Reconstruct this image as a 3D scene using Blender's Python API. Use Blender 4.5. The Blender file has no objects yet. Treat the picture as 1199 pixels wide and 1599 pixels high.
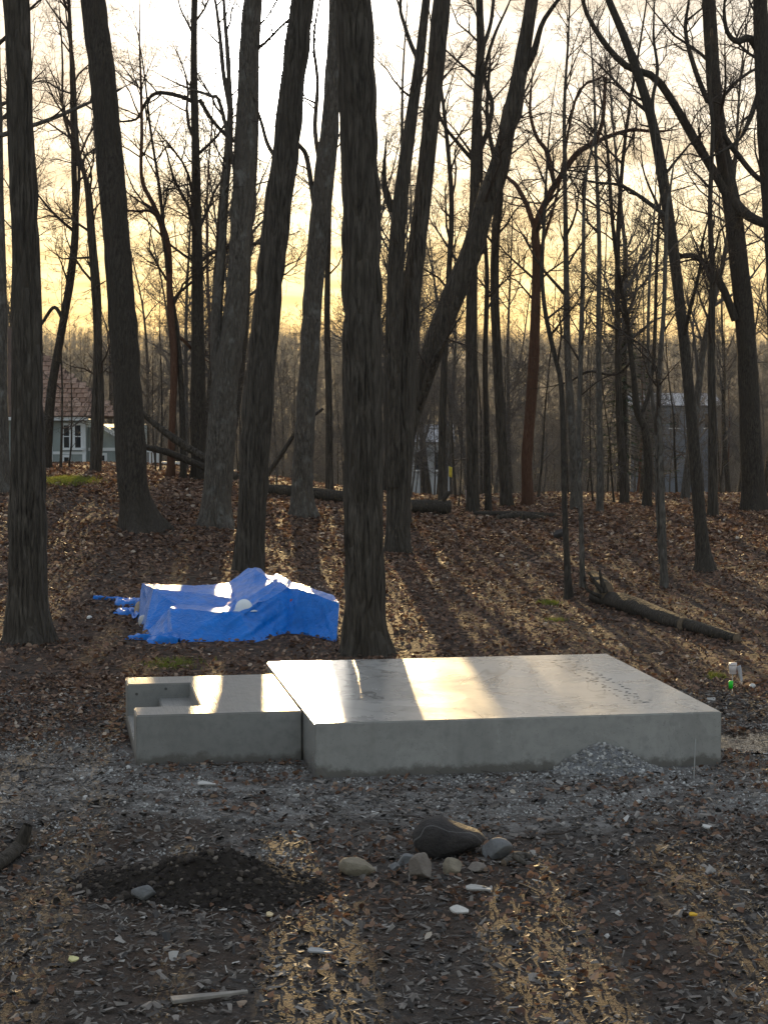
import bpy, bmesh, math, random
import numpy as np
from mathutils import Vector, Matrix

S = bpy.context.scene
COL = S.collection
PI = math.pi
R = math.radians

# ------------------------------------------------------------------ camera
FPX, HOR, EYE = 3200.0, 570.0, 4.0          # focal length in photo pixels, horizon row, eye height
TH = math.atan((799.5 - HOR) / FPX)
cam_d = bpy.data.cameras.new('camera'); cam = bpy.data.objects.new('camera', cam_d); COL.objects.link(cam)
cam.location = (0, 0, EYE); cam.rotation_euler = (PI / 2 - TH, 0, 0)
cam_d.sensor_fit = 'VERTICAL'; cam_d.sensor_height = 36; cam_d.sensor_width = 27
cam_d.lens = FPX / 1599 * 36; cam_d.clip_start = 0.1; cam_d.clip_end = 6000
S.camera = cam

# ------------------------------------------------------------------ sun direction
SUN_AZ, SUN_EL = R(-2.92), R(8.3)
SUNV = Vector((math.sin(SUN_AZ) * math.cos(SUN_EL), math.cos(SUN_AZ) * math.cos(SUN_EL), math.sin(SUN_EL)))

# ------------------------------------------------------------------ world
W = bpy.data.worlds.new('World'); S.world = W; W.use_nodes = True
nt = W.node_tree; nt.nodes.clear()
def wn(t, **k):
    n = nt.nodes.new(t)
    for a, b in k.items(): setattr(n, a, b)
    return n
def wm(op, a, b=None, c=None):
    n = wn('ShaderNodeMath', operation=op)
    for i, v in enumerate((a, b, c)):
        if v is None: continue
        if isinstance(v, (int, float)): n.inputs[i].default_value = v
        else: nt.links.new(v, n.inputs[i])
    return n.outputs[0]
sky = wn('ShaderNodeTexSky', sky_type='NISHITA', sun_disc=False, sun_elevation=SUN_EL, sun_rotation=SUN_AZ,
         altitude=200, air_density=1.3, dust_density=2.5, ozone_density=1.0)
bg1 = wn('ShaderNodeBackground'); bg1.inputs[1].default_value = 0.10
nt.links.new(sky.outputs[0], bg1.inputs[0])
tc = wn('ShaderNodeTexCoord')
nrm = wn('ShaderNodeVectorMath', operation='NORMALIZE'); nt.links.new(tc.outputs['Generated'], nrm.inputs[0])
sep = wn('ShaderNodeSeparateXYZ'); nt.links.new(nrm.outputs[0], sep.inputs[0])
dot = wn('ShaderNodeVectorMath', operation='DOT_PRODUCT'); nt.links.new(nrm.outputs[0], dot.inputs[0]); dot.inputs[1].default_value = SUNV
cosa = wm('MAXIMUM', dot.outputs['Value'], 0.0)
elev = wm('MAXIMUM', sep.outputs[2], 0.0)
# thin evening cloud sheet: flat layer coordinates x/(z+c), y/(z+c)
den = wm('ADD', elev, 0.09)
cx, cy = wm('DIVIDE', sep.outputs[0], den), wm('DIVIDE', sep.outputs[1], den)
comb = wn('ShaderNodeCombineXYZ'); nt.links.new(cx, comb.inputs[0]); nt.links.new(cy, comb.inputs[1])
mp = wn('ShaderNodeMapping'); mp.inputs['Scale'].default_value = (1.0, 1.4, 1); nt.links.new(comb.outputs[0], mp.inputs[0])
cn = wn('ShaderNodeTexNoise'); cn.inputs['Scale'].default_value = 1.6; cn.inputs['Detail'].default_value = 7; cn.inputs['Roughness'].default_value = 0.55
cn.inputs['Distortion'].default_value = 0.4
nt.links.new(mp.outputs[0], cn.inputs['Vector'])
cr = wn('ShaderNodeMapRange'); cr.inputs[1].default_value = 0.36; cr.inputs[2].default_value = 0.62
nt.links.new(cn.outputs[0], cr.inputs[0])
# cloud colour: amber low over the horizon, cream higher, then grey white
ramp = wn('ShaderNodeValToRGB')
e = ramp.color_ramp.elements
e[0].position = 0.0; e[0].color = (0.82, 0.58, 0.24, 1)
e[1].position = 1.0; e[1].color = (0.72, 0.76, 0.84, 1)
for p, c in ((0.025, (0.95, 0.78, 0.37, 1)), (0.055, (1.0, 0.89, 0.55, 1)), (0.09, (0.96, 0.91, 0.74, 1)), (0.13, (0.88, 0.87, 0.82, 1)), (0.3, (0.80, 0.82, 0.85, 1))):
    q = e.new(p); q.color = c
nt.links.new(elev, ramp.inputs[0])
# sunward side: warm and bright; away from the sun: cool and dimmer
hs = wn('ShaderNodeVectorMath', operation='DOT_PRODUCT'); nt.links.new(nrm.outputs[0], hs.inputs[0]); hs.inputs[1].default_value = (math.sin(SUN_AZ), math.cos(SUN_AZ), 0)
sunward = wm('POWER', wm('MULTIPLY_ADD', hs.outputs['Value'], 0.5, 0.5), 2.5)
cool = wn('ShaderNodeMix', data_type='RGBA'); nt.links.new(sunward, cool.inputs[0]); cool.inputs[6].default_value = (0.72, 0.77, 0.88, 1); nt.links.new(ramp.outputs[0], cool.inputs[7])
glow = wm('MULTIPLY', sunward, 0.05)
glow2 = wm('MULTIPLY', wm('POWER', cosa, 700.0), 1.6)
glow3 = wm('MULTIPLY', wm('POWER', cosa, 5000.0), 12.0)
thick = wm('MULTIPLY_ADD', cr.outputs[0], -0.62, 1.25)
inten = wm('MULTIPLY', wm('ADD', wm('ADD', wm('ADD', glow, 0.36), glow2), glow3), thick)
bg2 = wn('ShaderNodeBackground'); nt.links.new(cool.outputs[2], bg2.inputs[0]); nt.links.new(inten, bg2.inputs[1])
mixs = wn('ShaderNodeMixShader'); nt.links.new(bg1.outputs[0], mixs.inputs[1]); nt.links.new(bg2.outputs[0], mixs.inputs[2])
mfac = wm('MULTIPLY_ADD', sunward, 0.42, 0.54)
nt.links.new(mfac, mixs.inputs[0])
wo = wn('ShaderNodeOutputWorld'); nt.links.new(mixs.outputs[0], wo.inputs[0])

# ------------------------------------------------------------------ sun lamp
sl = bpy.data.lights.new('sun', 'SUN'); sl.energy = 3.7; sl.angle = R(0.55); sl.color = (1.0, 0.70, 0.33)
so = bpy.data.objects.new('sun', sl); COL.objects.link(so); so.location = SUNV * 100
so.rotation_euler = (-SUNV).to_track_quat('-Z', 'Y').to_euler()

S.view_settings.view_transform = 'Standard'; S.view_settings.look = 'None'
S.view_settings.exposure = 1.5; S.view_settings.gamma = 1; S.view_settings.use_curve_mapping = False
S.render.engine = 'CYCLES'
try:
    S.cycles.use_denoising = True; S.cycles.max_bounces = 6; S.cycles.diffuse_bounces = 3; S.cycles.glossy_bounces = 3
    S.cycles.transmission_bounces = 4; S.cycles.volume_bounces = 0; S.cycles.transparent_max_bounces = 8
    S.cycles.sample_clamp_indirect = 4.0
except Exception: pass

# ================================================================== helpers
def ray(px, py):
    u, v = (px - 599.5) / FPX, -(py - 799.5) / FPX
    return np.array([u, math.cos(TH) + v * math.sin(TH), -math.sin(TH) + v * math.cos(TH)])
def at(px, py, d):                       # the place d metres ahead seen in that direction
    r = ray(px, py); return np.array([0, 0, EYE]) + r * (d / r[1])
def atz(px, py, z):
    r = ray(px, py); return np.array([0, 0, EYE]) + r * ((z - EYE) / r[2])

def _h(ix, iy, iz, s):
    n = (ix * 374761393 + iy * 668265263 + iz * 1442695041 + s * 974634777) & 0xFFFFFFFF
    n = ((n ^ (n >> 13)) * 1274126177) & 0xFFFFFFFF
    return ((n ^ (n >> 16)) & 0xFFFF) / 65535.0
def vnoise(x, y, z=0.0, s=0):
    x, y, z = np.broadcast_arrays(np.asarray(x, float), np.asarray(y, float), np.asarray(z, float))
    xi, yi, zi = np.floor(x).astype(np.int64), np.floor(y).astype(np.int64), np.floor(z).astype(np.int64)
    fx, fy, fz = x - xi, y - yi, z - zi
    fx, fy, fz = fx * fx * (3 - 2 * fx), fy * fy * (3 - 2 * fy), fz * fz * (3 - 2 * fz)
    r = 0
    for a in (0, 1):
        for b in (0, 1):
            for c in (0, 1):
                w = (fx if a else 1 - fx) * (fy if b else 1 - fy) * (fz if c else 1 - fz)
                r = r + w * _h(xi + a, yi + b, zi + c, s)
    return r
def fbm(x, y, z=0.0, o=4, s=0, g=0.5):
    r, a, t = 0, 1.0, 0
    for i in range(o):
        r = r + a * (vnoise(np.asarray(x) * 2**i, np.asarray(y) * 2**i, np.asarray(z) * 2**i, s + i) - 0.5); t += a; a *= g
    return r / t
def sstep(x, a, b):
    t = np.clip((np.asarray(x, float) - a) / (b - a), 0, 1); return t * t * (3 - 2 * t)

def terrain(x, y):
    x, y = np.asarray(x, float), np.asarray(y, float)
    z = 1.15 * sstep(-x, -3.5, 9.5) * sstep(y, 29, 54)
    z = z + 0.10 * sstep(x, 2, 6) * sstep(y, 34, 50)
    near = 1 - sstep(y, 60, 120)
    z = z + near * (0.16 * fbm(x * 0.28, y * 0.22, 0, 3, 11) + 0.05 * fbm(x * 1.3, y * 1.3, 0, 3, 21))
    z = z + near * 0.016 * fbm(x * 5.0, y * 5.0, 0, 2, 31)
    z = z - 22.0 * sstep(y, 50, 270)
    z = z + 3.0 * fbm(x * 0.02, y * 0.02, 0, 3, 41) * sstep(y, 110, 260)
    z = z + (34 + 14 * fbm(x * 0.0022 + 3.1, y * 0.001, 0, 3, 51)) * sstep(y, 380, 1600)
    # level around the concrete
    k = sstep(np.hypot((x - 0.6) / 4.6, (y - 21.6) / 4.0), 0.75, 1.35)
    z = z * (0.25 + 0.75 * k)
    # wet hollow at the right end of the platform
    k2 = sstep(np.hypot((x - 4.45) / 1.15, (y - 21.55) / 0.62), 0.75, 1.2)
    return z * k2 + (0.07 * fbm(x * 2.2, y * 5.0, 0, 3, 71) - 0.030) * (1 - k2)
def ground_hit(px, py):
    z = 0.0
    for _ in range(30):
        p = atz(px, py, z); z = z + 0.6 * (float(terrain(p[0], p[1])) - z)
    return np.array([p[0], p[1], float(terrain(p[0], p[1]))])

def mesh_np(name, V, F, smooth=True):
    V = np.asarray(V, np.float32).reshape(-1, 3); F = np.asarray(F, np.int32)
    k = F.shape[1]
    me = bpy.data.meshes.new(name)
    me.vertices.add(len(V)); me.vertices.foreach_set('co', V.ravel())
    me.loops.add(F.size); me.loops.foreach_set('vertex_index', F.ravel())
    me.polygons.add(len(F)); me.polygons.foreach_set('loop_start', np.arange(0, F.size, k, dtype=np.int32))
    try: me.polygons.foreach_set('loop_total', np.full(len(F), k, np.int32))
    except Exception: pass
    me.polygons.foreach_set('use_smooth', np.full(len(F), smooth, bool))
    me.update(calc_edges=True); me.validate(verbose=False)
    return me
def obj(name, me, mat=None, parent=None, loc=None):
    if isinstance(me, bmesh.types.BMesh):
        m = bpy.data.meshes.new(name); me.to_mesh(m); me.free(); me = m
    o = bpy.data.objects.new(name, me); COL.objects.link(o)
    if mat is not None and me is not None and len(me.materials) == 0: me.materials.append(mat)
    if parent: o.parent = parent
    if loc is not None: o.location = [float(c) for c in loc]
    return o
def tag(o, label=None, cat=None, group=None, kind=None):
    if label: o['label'] = label
    if cat: o['category'] = cat
    if group: o['group'] = group
    if kind: o['kind'] = kind
    return o
def empty(name, loc, label, cat, group=None, rz=0):
    o = bpy.data.objects.new(name, None); COL.objects.link(o); o.location = [float(c) for c in loc]; o.rotation_euler.z = rz
    o.empty_display_size = 0.2
    return tag(o, label, cat, group)
def copy_tree(o, parent=None):
    c = o.copy(); COL.objects.link(c); c.parent = parent
    for ch in list(o.children): copy_tree(ch, c)
    return c
def smooth_bm(bm, v=True):
    for f in bm.faces: f.smooth = v
def box_bm(bm, c, s, rz=0.0, ry=0.0, bevel=0.0):
    r = bmesh.ops.create_cube(bm, size=1.0)
    M = Matrix.Translation(Vector([float(q) for q in c])) @ Matrix.Rotation(rz, 4, 'Z') @ Matrix.Rotation(ry, 4, 'Y') @ Matrix.Diagonal((s[0], s[1], s[2], 1))
    bmesh.ops.transform(bm, matrix=M, verts=r['verts'])
    if bevel:
        es = list({e for v in r['verts'] for e in v.link_edges})
        bmesh.ops.bevel(bm, geom=es, offset=bevel, segments=2, affect='EDGES')
def box_obj(name, c, s, mat, parent=None, rz=0.0, ry=0.0, bevel=0.0):
    bm = bmesh.new(); box_bm(bm, (0, 0, 0), s, 0, 0, bevel)
    o = obj(name, bm, mat, parent, c); o.rotation_euler = (0, ry, rz); return o

# ------------------------------------------------------------------ materials
def rgb(c): return (c[0], c[1], c[2], 1)
class Mat:
    def __init__(s, name, rough=0.8, spec=0.3):
        s.m = bpy.data.materials.new(name); s.m.use_nodes = True
        s.t = s.m.node_tree; s.b = s.t.nodes['Principled BSDF']; s.out = s.t.nodes['Material Output']
        s.b.inputs['Roughness'].default_value = rough; s.b.inputs['Specular IOR Level'].default_value = spec
    def n(s, t, **k):
        q = s.t.nodes.new(t)
        for a, b in k.items(): setattr(q, a, b)
        return q
    def l(s, a, b): s.t.links.new(a, b)
    def coord(s, kind='Object', scale=(1, 1, 1), rot=(0, 0, 0)):
        tcn = s.n('ShaderNodeTexCoord'); m = s.n('ShaderNodeMapping'); m.inputs['Scale'].default_value = scale; m.inputs['Rotation'].default_value = rot
        s.l(tcn.outputs[kind], m.inputs[0]); return m.outputs[0]
    def noise(s, vec, scale, detail=5, rough=0.55, dist=0.0):
        q = s.n('ShaderNodeTexNoise'); q.inputs['Scale'].default_value = scale; q.inputs['Detail'].default_value = detail
        q.inputs['Roughness'].default_value = rough; q.inputs['Distortion'].default_value = dist
        if vec is not None: s.l(vec, q.inputs['Vector'])
        return q.outputs[0]
    def vor(s, vec, scale, feature='DISTANCE_TO_EDGE', rnd=1.0):
        q = s.n('ShaderNodeTexVoronoi', feature=feature); q.inputs['Scale'].default_value = scale; q.inputs['Randomness'].default_value = rnd
        s.l(vec, q.inputs['Vector']); return q.outputs[0]
    def ramp(s, fac, stops):
        q = s.n('ShaderNodeValToRGB'); e = q.color_ramp.elements
        e[0].position, e[0].color = stops[0][0], rgb(stops[0][1]); e[1].position, e[1].color = stops[-1][0], rgb(stops[-1][1])
        for p, c in stops[1:-1]: z = e.new(p); z.color = rgb(c)
        s.l(fac, q.inputs[0]); return q.outputs[0]
    def mix(s, fac, a, b, mode='MIX'):
        q = s.n('ShaderNodeMix', data_type='RGBA', blend_type=mode)
        for i, v in ((0, fac), (6, a), (7, b)):
            if isinstance(v, (int, float)): q.inputs[i].default_value = v
            elif isinstance(v, tuple): q.inputs[i].default_value = rgb(v)
            else: s.l(v, q.inputs[i])
        return q.outputs[2]
    def math(s, op, a, b=None, c=None):
        q = s.n('ShaderNodeMath', operation=op)
        for i, v in enumerate((a, b, c)):
            if v is None: continue
            if isinstance(v, (int, float)): q.inputs[i].default_value = v
            else: s.l(v, q.inputs[i])
        return q.outputs[0]
    def rng(s, v, a, b, c=0.0, d=1.0):
        q = s.n('ShaderNodeMapRange'); s.l(v, q.inputs[0])
        for i, k in enumerate((a, b, c, d)): q.inputs[i + 1].default_value = k
        return q.outputs[0]
    def color(s, c):
        if isinstance(c, tuple): s.b.inputs['Base Color'].default_value = rgb(c)
        else: s.l(c, s.b.inputs['Base Color'])
    def rough(s, c): s.l(c, s.b.inputs['Roughness'])
    def bump(s, h, dist=0.01, strength=1.0, prev=None):
        q = s.n('ShaderNodeBump'); q.inputs['Distance'].default_value = dist; q.inputs['Strength'].default_value = strength
        s.l(h, q.inputs['Height'])
        if prev is not None: s.l(prev, q.inputs['Normal'])
        s.l(q.outputs[0], s.b.inputs['Normal']); return q.outputs[0]

def bark_mat(name, dark, light, scale=9.0, zs=0.16, dist=0.02, lichen=None):
    M = Mat(name, 0.9, 0.15)
    v = M.coord('Object', (1, 1, zs))
    w = M.noise(v, 3.0, 3, 0.5)
    wv = M.n('ShaderNodeVectorMath', operation='MULTIPLY_ADD'); M.l(w, wv.inputs[0]); wv.inputs[1].default_value = (0.25, 0.25, 0.25); M.l(v, wv.inputs[2])
    ed = M.vor(wv.outputs[0], scale)
    f = M.noise(v, scale * 5, 4, 0.6)
    hgt = M.math('MULTIPLY_ADD', f, 0.35, M.rng(ed, 0.0, 0.28))
    big = M.noise(M.coord('Object', (1, 1, 0.4)), 1.7, 4, 0.6)
    st_ = M.noise(wv.outputs[0], scale * 2.2, 4, 0.6)
    c = M.mix(M.rng(M.math('MULTIPLY_ADD', f, 0.45, M.math('MULTIPLY', st_, 0.55)), 0.38, 0.60), dark, light)
    c = M.mix(M.rng(big, 0.35, 0.7), c, tuple(0.62 * k for k in light))
    if lichen: c = M.mix(M.rng(M.noise(M.coord('Object', (1, 1, 0.6)), 4.0, 5, 0.65), 0.55, 0.72), c, lichen)
    M.color(c); M.bump(hgt, dist, 1.0)
    return M.m
BARK = bark_mat('bark_grey_brown', (0.020, 0.0172, 0.0145), (0.116, 0.100, 0.082), 9.0, 0.13, 0.05)
BARK2 = bark_mat('bark_pale_grey', (0.035, 0.031, 0.027), (0.165, 0.147, 0.126), 11.0, 0.22, 0.03, (0.19, 0.185, 0.17))
BARK3 = bark_mat('bark_dark', (0.017, 0.0148, 0.0128), (0.085, 0.073, 0.060), 13.0, 0.22, 0.015)
BARK4 = bark_mat('bark_red_brown', (0.075, 0.035, 0.022), (0.15, 0.085, 0.058), 12.0, 0.2, 0.015)
def simple(name, c, rough=0.7, spec=0.3, var=0.15, scale=6.0, bump=0.0, metal=0.0):
    M = Mat(name, rough, spec); v = M.coord('Object')
    n = M.noise(v, scale, 5, 0.6)
    M.color(M.mix(M.rng(n, 0.3, 0.7), tuple(k * (1 - var) for k in c), tuple(min(1, k * (1 + var)) for k in c)))
    M.b.inputs['Metallic'].default_value = metal
    if bump: M.bump(M.noise(v, scale * 4, 5, 0.6), bump, 0.7)
    return M.m
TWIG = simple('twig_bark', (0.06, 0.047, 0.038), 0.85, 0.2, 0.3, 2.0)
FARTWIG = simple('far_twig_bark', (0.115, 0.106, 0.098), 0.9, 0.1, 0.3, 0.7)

def island_mat(name, stops, rough=0.75, spec=0.3, transl=0.0, grain=None):
    M = Mat(name, rough, spec)
    g = M.n('ShaderNodeNewGeometry')
    c = M.ramp(g.outputs['Random Per Island'], stops)
    if grain:
        n = M.noise(M.coord('Object'), grain, 4, 0.6); c = M.mix(M.rng(n, 0.3, 0.75), c, tuple(0.5 * k for k in stops[0][1]))
    M.color(c)
    if transl:
        tb = M.n('ShaderNodeBsdfTranslucent'); M.l(c, tb.inputs[0])
        ms = M.n('ShaderNodeMixShader'); ms.inputs[0].default_value = transl
        M.l(M.b.outputs[0], ms.inputs[1]); M.l(tb.outputs[0], ms.inputs[2]); M.l(ms.outputs[0], M.out.inputs[0])
    return M.m
LEAF = island_mat('dead_leaf', [(0, (0.05, 0.03, 0.022)), (0.3, (0.10, 0.055, 0.036)), (0.6, (0.175, 0.098, 0.062)), (0.88, (0.23, 0.14, 0.09)), (0.97, (0.34, 0.25, 0.18)), (1, (0.5, 0.43, 0.35))], 0.65, 0.35, 0.2)
CHIP = island_mat('wood_chip', [(0, (0.028, 0.027, 0.027)), (0.45, (0.09, 0.078, 0.069)), (0.75, (0.165, 0.143, 0.124)), (0.96, (0.25, 0.225, 0.2)), (1, (0.46, 0.44, 0.41))], 0.75, 0.35, 0.0)
CLOD = island_mat('soil_clod', [(0, (0.018, 0.015, 0.014)), (0.6, (0.045, 0.038, 0.033)), (0.92, (0.085, 0.07, 0.058)), (1, (0.2, 0.17, 0.14))], 0.95, 0.1)
PEB = island_mat('gravel_stone', [(0, (0.13, 0.125, 0.118)), (0.5, (0.26, 0.25, 0.237)), (0.9, (0.40, 0.39, 0.37)), (1, (0.58, 0.57, 0.54))], 0.85, 0.25)

# ground: soil, leaf mould and grey gravel dust
SLAB_C = None
def ground_material():
    M = Mat('forest_soil', 0.92, 0.2); v = M.coord('Object')
    a = M.noise(v, 0.9, 6, 0.62, 0.3); b = M.noise(v, 7.0, 6, 0.65); f = M.noise(v, 45.0, 4, 0.6)
    soil = M.ramp(M.math('MULTIPLY_ADD', b, 0.6, M.math('MULTIPLY', f, 0.4)), [(0.33, (0.019, 0.017, 0.015)), (0.5, (0.056, 0.050, 0.044)), (0.66, (0.108, 0.098, 0.088))])
    soil = M.mix(M.rng(a, 0.42, 0.62), soil, M.mix(M.rng(f, 0.35, 0.65), (0.026, 0.020, 0.016), (0.075, 0.052, 0.037)))
    vq = M.n('ShaderNodeTexVoronoi', feature='F1'); vq.inputs['Scale'].default_value = 15.0; wd = M.n('ShaderNodeVectorMath', operation='MULTIPLY_ADD')
    M.l(M.noise(v, 6.0, 3, 0.6), wd.inputs[0]); wd.inputs[1].default_value = (0.25, 0.25, 0.0); M.l(v, wd.inputs[2]); M.l(wd.outputs[0], vq.inputs['Vector'])
    sq = M.n('ShaderNodeSeparateColor'); M.l(vq.outputs['Color'], sq.inputs[0])
    mat_ = M.ramp(sq.outputs[0], [(0, (0.018, 0.013, 0.010)), (0.4, (0.045, 0.028, 0.02)), (0.75, (0.085, 0.05, 0.034)), (1, (0.14, 0.09, 0.06))])
    spy = M.n('ShaderNodeSeparateXYZ'); M.l(v, spy.inputs[0])
    soil = M.mix(M.math('MULTIPLY', M.rng(M.noise(v, 0.5, 4, 0.6), 0.3, 0.5), M.rng(spy.outputs[1], 19.0, 27.0, 0.25, 0.95)), soil, mat_)
    # crushed grey gravel round the concrete
    sp = M.n('ShaderNodeSeparateXYZ'); M.l(v, sp.inputs[0])
    dx = M.math('DIVIDE', M.math('SUBTRACT', sp.outputs[0], 0.6), 5.0); dy = M.math('DIVIDE', M.math('SUBTRACT', sp.outputs[1], 19.6), 2.6)
    r = M.math('SQRT', M.math('ADD', M.math('POWER', dx, 2.0), M.math('POWER', dy, 2.0)))
    k = M.math('ADD', r, M.math('MULTIPLY', M.math('SUBTRACT', M.noise(v, 0.7, 5, 0.6), 0.5), 1.7))
    gm = M.math('MULTIPLY', M.rng(k, 1.05, 0.75), M.rng(M.noise(v, 3.0, 6, 0.7), 0.38, 0.6))
    gcol = M.ramp(M.noise(v, 38.0, 4, 0.7), [(0.3, (0.12, 0.115, 0.108)), (0.55, (0.26, 0.25, 0.235)), (0.75, (0.40, 0.385, 0.365))])
    M.color(M.mix(M.math('MULTIPLY', gm, 0.85), soil, gcol))
    M.bump(M.math('ADD', M.math('MULTIPLY_ADD', f, 0.5, b), M.math('MULTIPLY', sq.outputs[1], 0.5)), 0.035, 1.0)
    return M.m
GROUND = ground_material()

# ================================================================== setting: ground
def spaced(a, b, n, c, k):                   # more lines round c
    t = np.linspace(-1, 1, n); s = np.sinh(k * t) / math.sinh(k)
    return c + np.where(s < 0, s * (c - a), s * (b - c))
gx = spaced(-1500, 1500, 300, 0.0, 7.2); gy = spaced(-60, 1900, 470, 19.0, 5.6)
X, Y = np.meshgrid(gx, gy); Z = terrain(X, Y)
ny, nx = X.shape
idx = np.arange(nx * ny).reshape(ny, nx)
F = np.stack([idx[:-1, :-1], idx[:-1, 1:], idx[1:, 1:], idx[1:, :-1]], -1).reshape(-1, 4)
ground = tag(obj('ground', mesh_np('ground', np.stack([X, Y, Z], -1), F), GROUND), 'dark forest floor of soil, mulch and leaf mould', kind='structure')

# ================================================================== concrete
def concrete(name, broom=False):
    M = Mat(name, 0.5, 0.5); v = M.coord('Object')
    n1 = M.noise(v, 1.1, 6, 0.6, 0.8); n2 = M.noise(v, 9.0, 6, 0.65); n3 = M.noise(v, 90.0, 3, 0.6)
    k_ = 0.72 if broom else 1.02
    c = M.mix(M.rng(n1, 0.3, 0.7), tuple(k_ * q for q in (0.265, 0.26, 0.243)), tuple(k_ * q for q in (0.345, 0.338, 0.315)))
    c = M.mix(M.rng(n2, 0.45, 0.8), c, tuple(k_ * q for q in (0.215, 0.215, 0.205)))
    if not broom:                            # trowel arcs and drying lines on the platform
        lv = M.noise(M.coord('Object', (0.75, 0.5, 1)), 0.8, 3, 0.45, 1.0)
        line = M.math('MULTIPLY', M.rng(M.math('ABSOLUTE', M.math('SUBTRACT', M.math('FRACT', M.math('MULTIPLY', lv, 7.0)), 0.5)), 0.06, 0.015), M.rng(M.noise(v, 1.3, 3), 0.40, 0.52))
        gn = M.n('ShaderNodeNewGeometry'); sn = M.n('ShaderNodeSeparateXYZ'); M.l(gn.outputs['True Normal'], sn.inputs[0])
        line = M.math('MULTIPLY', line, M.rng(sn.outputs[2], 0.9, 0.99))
        c = M.mix(M.rng(sn.outputs[2], 0.9, 0.99, 0.0, 0.75), c, M.mix(M.rng(n1, 0.3, 0.7), (0.40, 0.395, 0.375), (0.50, 0.495, 0.47)))  # up-facing top painted paler: sky brightness put into the colour
        c = M.mix(M.math('MULTIPLY', line, 0.6), c, (0.12, 0.115, 0.105))
        h = M.math('ADD', M.math('MULTIPLY', n2, 0.6), M.math('MULTIPLY', n3, 0.15)); d = 0.004
        M.rough(M.rng(n1, 0.3, 0.7, 0.20, 0.33)); M.b.inputs['Specular IOR Level'].default_value = 0.6; M.b.inputs['Coat Weight'].default_value = 0.6; M.b.inputs['Coat Roughness'].default_value = 0.2
    else:
        bv = M.coord('Object', (1.0, 0.05, 1.0), (0, 0, R(3)))
        s1 = M.noise(bv, 55.0, 3, 0.6)
        gn = M.n('ShaderNodeNewGeometry'); sn = M.n('ShaderNodeSeparateXYZ'); M.l(gn.outputs['True Normal'], sn.inputs[0])
        topf = M.rng(sn.outputs[2], 0.6, 0.95); s1 = M.math('MULTIPLY', s1, topf)
        h = M.math('ADD', M.math('MULTIPLY', s1, 1.0), M.math('MULTIPLY', n3, 0.1)); d = 0.010
        c = M.mix(M.math('MULTIPLY', M.rng(s1, 0.35, 0.5, 0.45, 0.0), topf), c, (0.16, 0.155, 0.145))
        M.rough(M.rng(n1, 0.3, 0.7, 0.42, 0.55))
    # mud splashed along the foot, pin holes in the faces
    so_ = M.n('ShaderNodeSeparateXYZ'); M.l(v, so_.inputs[0])
    mud = M.rng(M.math('MULTIPLY_ADD', M.noise(v, 5.0, 6, 0.7), -0.34, M.math('ADD', so_.outputs[2], 0.09)), 0.03, -0.03)
    c = M.mix(M.math('MULTIPLY', mud, 0.75), c, (0.085, 0.074, 0.062))
    run = M.rng(M.noise(M.coord('Object', (1.0, 1.0, 0.12)), 4.5, 4, 0.6), 0.52, 0.72, 0.0, 0.35); c = M.mix(run, c, (0.17, 0.165, 0.15))
    pin = M.rng(M.vor(v, 26.0, 'F1'), 0.13, 0.09); c = M.mix(M.math('MULTIPLY', pin, 0.55), c, (0.09, 0.088, 0.082))
    M.color(c); M.bump(h, d, 0.8)
    return M.m
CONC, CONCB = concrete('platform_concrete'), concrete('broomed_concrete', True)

ZT = 0.54
c4 = [atz(*p, ZT) for p in ((493, 1130), (1130, 1112), (943, 1020), (418, 1033))]
ex = (c4[1] - c4[0]) + (c4[2] - c4[3]); ex /= np.linalg.norm(ex)
ROT = math.atan2(ex[1], ex[0]); ey = np.array([-ex[1], ex[0], 0.0])
cen = sum(c4) / 4
SW, SD = 4.10, 4.20
def heightblock(xs, ys, hs, z0=-0.25):       # a poured block: one closed surface over a plan of cells with their own heights
    bm = bmesh.new(); vc = {}
    def vert(x, y, z):
        k = (round(x, 4), round(y, 4), round(z, 4))
        if k not in vc: vc[k] = bm.verts.new(k)
        return vc[k]
    nx_, ny_ = len(xs) - 1, len(ys) - 1
    H = lambda i, j: hs[j][i] if 0 <= i < nx_ and 0 <= j < ny_ else z0
    lv = sorted({h for r in hs for h in r} | {z0})
    for j in range(ny_):
        for i in range(nx_):
            h = H(i, j); x0, x1, y0, y1 = xs[i], xs[i + 1], ys[j], ys[j + 1]
            bm.faces.new([vert(x0, y0, h), vert(x1, y0, h), vert(x1, y1, h), vert(x0, y1, h)])
            bm.faces.new([vert(x0, y0, z0), vert(x0, y1, z0), vert(x1, y1, z0), vert(x1, y0, z0)])
            for (di, dj, a, b) in ((-1, 0, (x0, y1), (x0, y0)), (1, 0, (x1, y0), (x1, y1)), (0, -1, (x0, y0), (x1, y0)), (0, 1, (x1, y1), (x0, y1))):
                g = H(i + di, j + dj)
                for q in range(len(lv) - 1):
                    if lv[q] >= g and lv[q + 1] <= h:
                        bm.faces.new([vert(*a, lv[q]), vert(*b, lv[q]), vert(*b, lv[q + 1]), vert(*a, lv[q + 1])])
    bmesh.ops.dissolve_limit(bm, angle_limit=0.01, verts=bm.verts, edges=bm.edges)
    bmesh.ops.recalc_face_normals(bm, faces=bm.faces)
    es = [e for e in bm.edges if len(e.link_faces) == 2 and e.calc_face_angle(0) > 0.5]
    bmesh.ops.bevel(bm, geom=es, offset=0.012, segments=2, affect='EDGES', clamp_overlap=True)
    return bm
plat_loc = np.array([cen[0], cen[1], 0.0])
plat = empty('concrete_platform', plat_loc, 'large square grey concrete platform with smooth shiny top in the clearing', 'platform', rz=ROT)
slab = obj('slab', heightblock([-SW/2, SW/2], [-SD/2, SD/2], [[ZT]]), CONC, plat)
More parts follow.
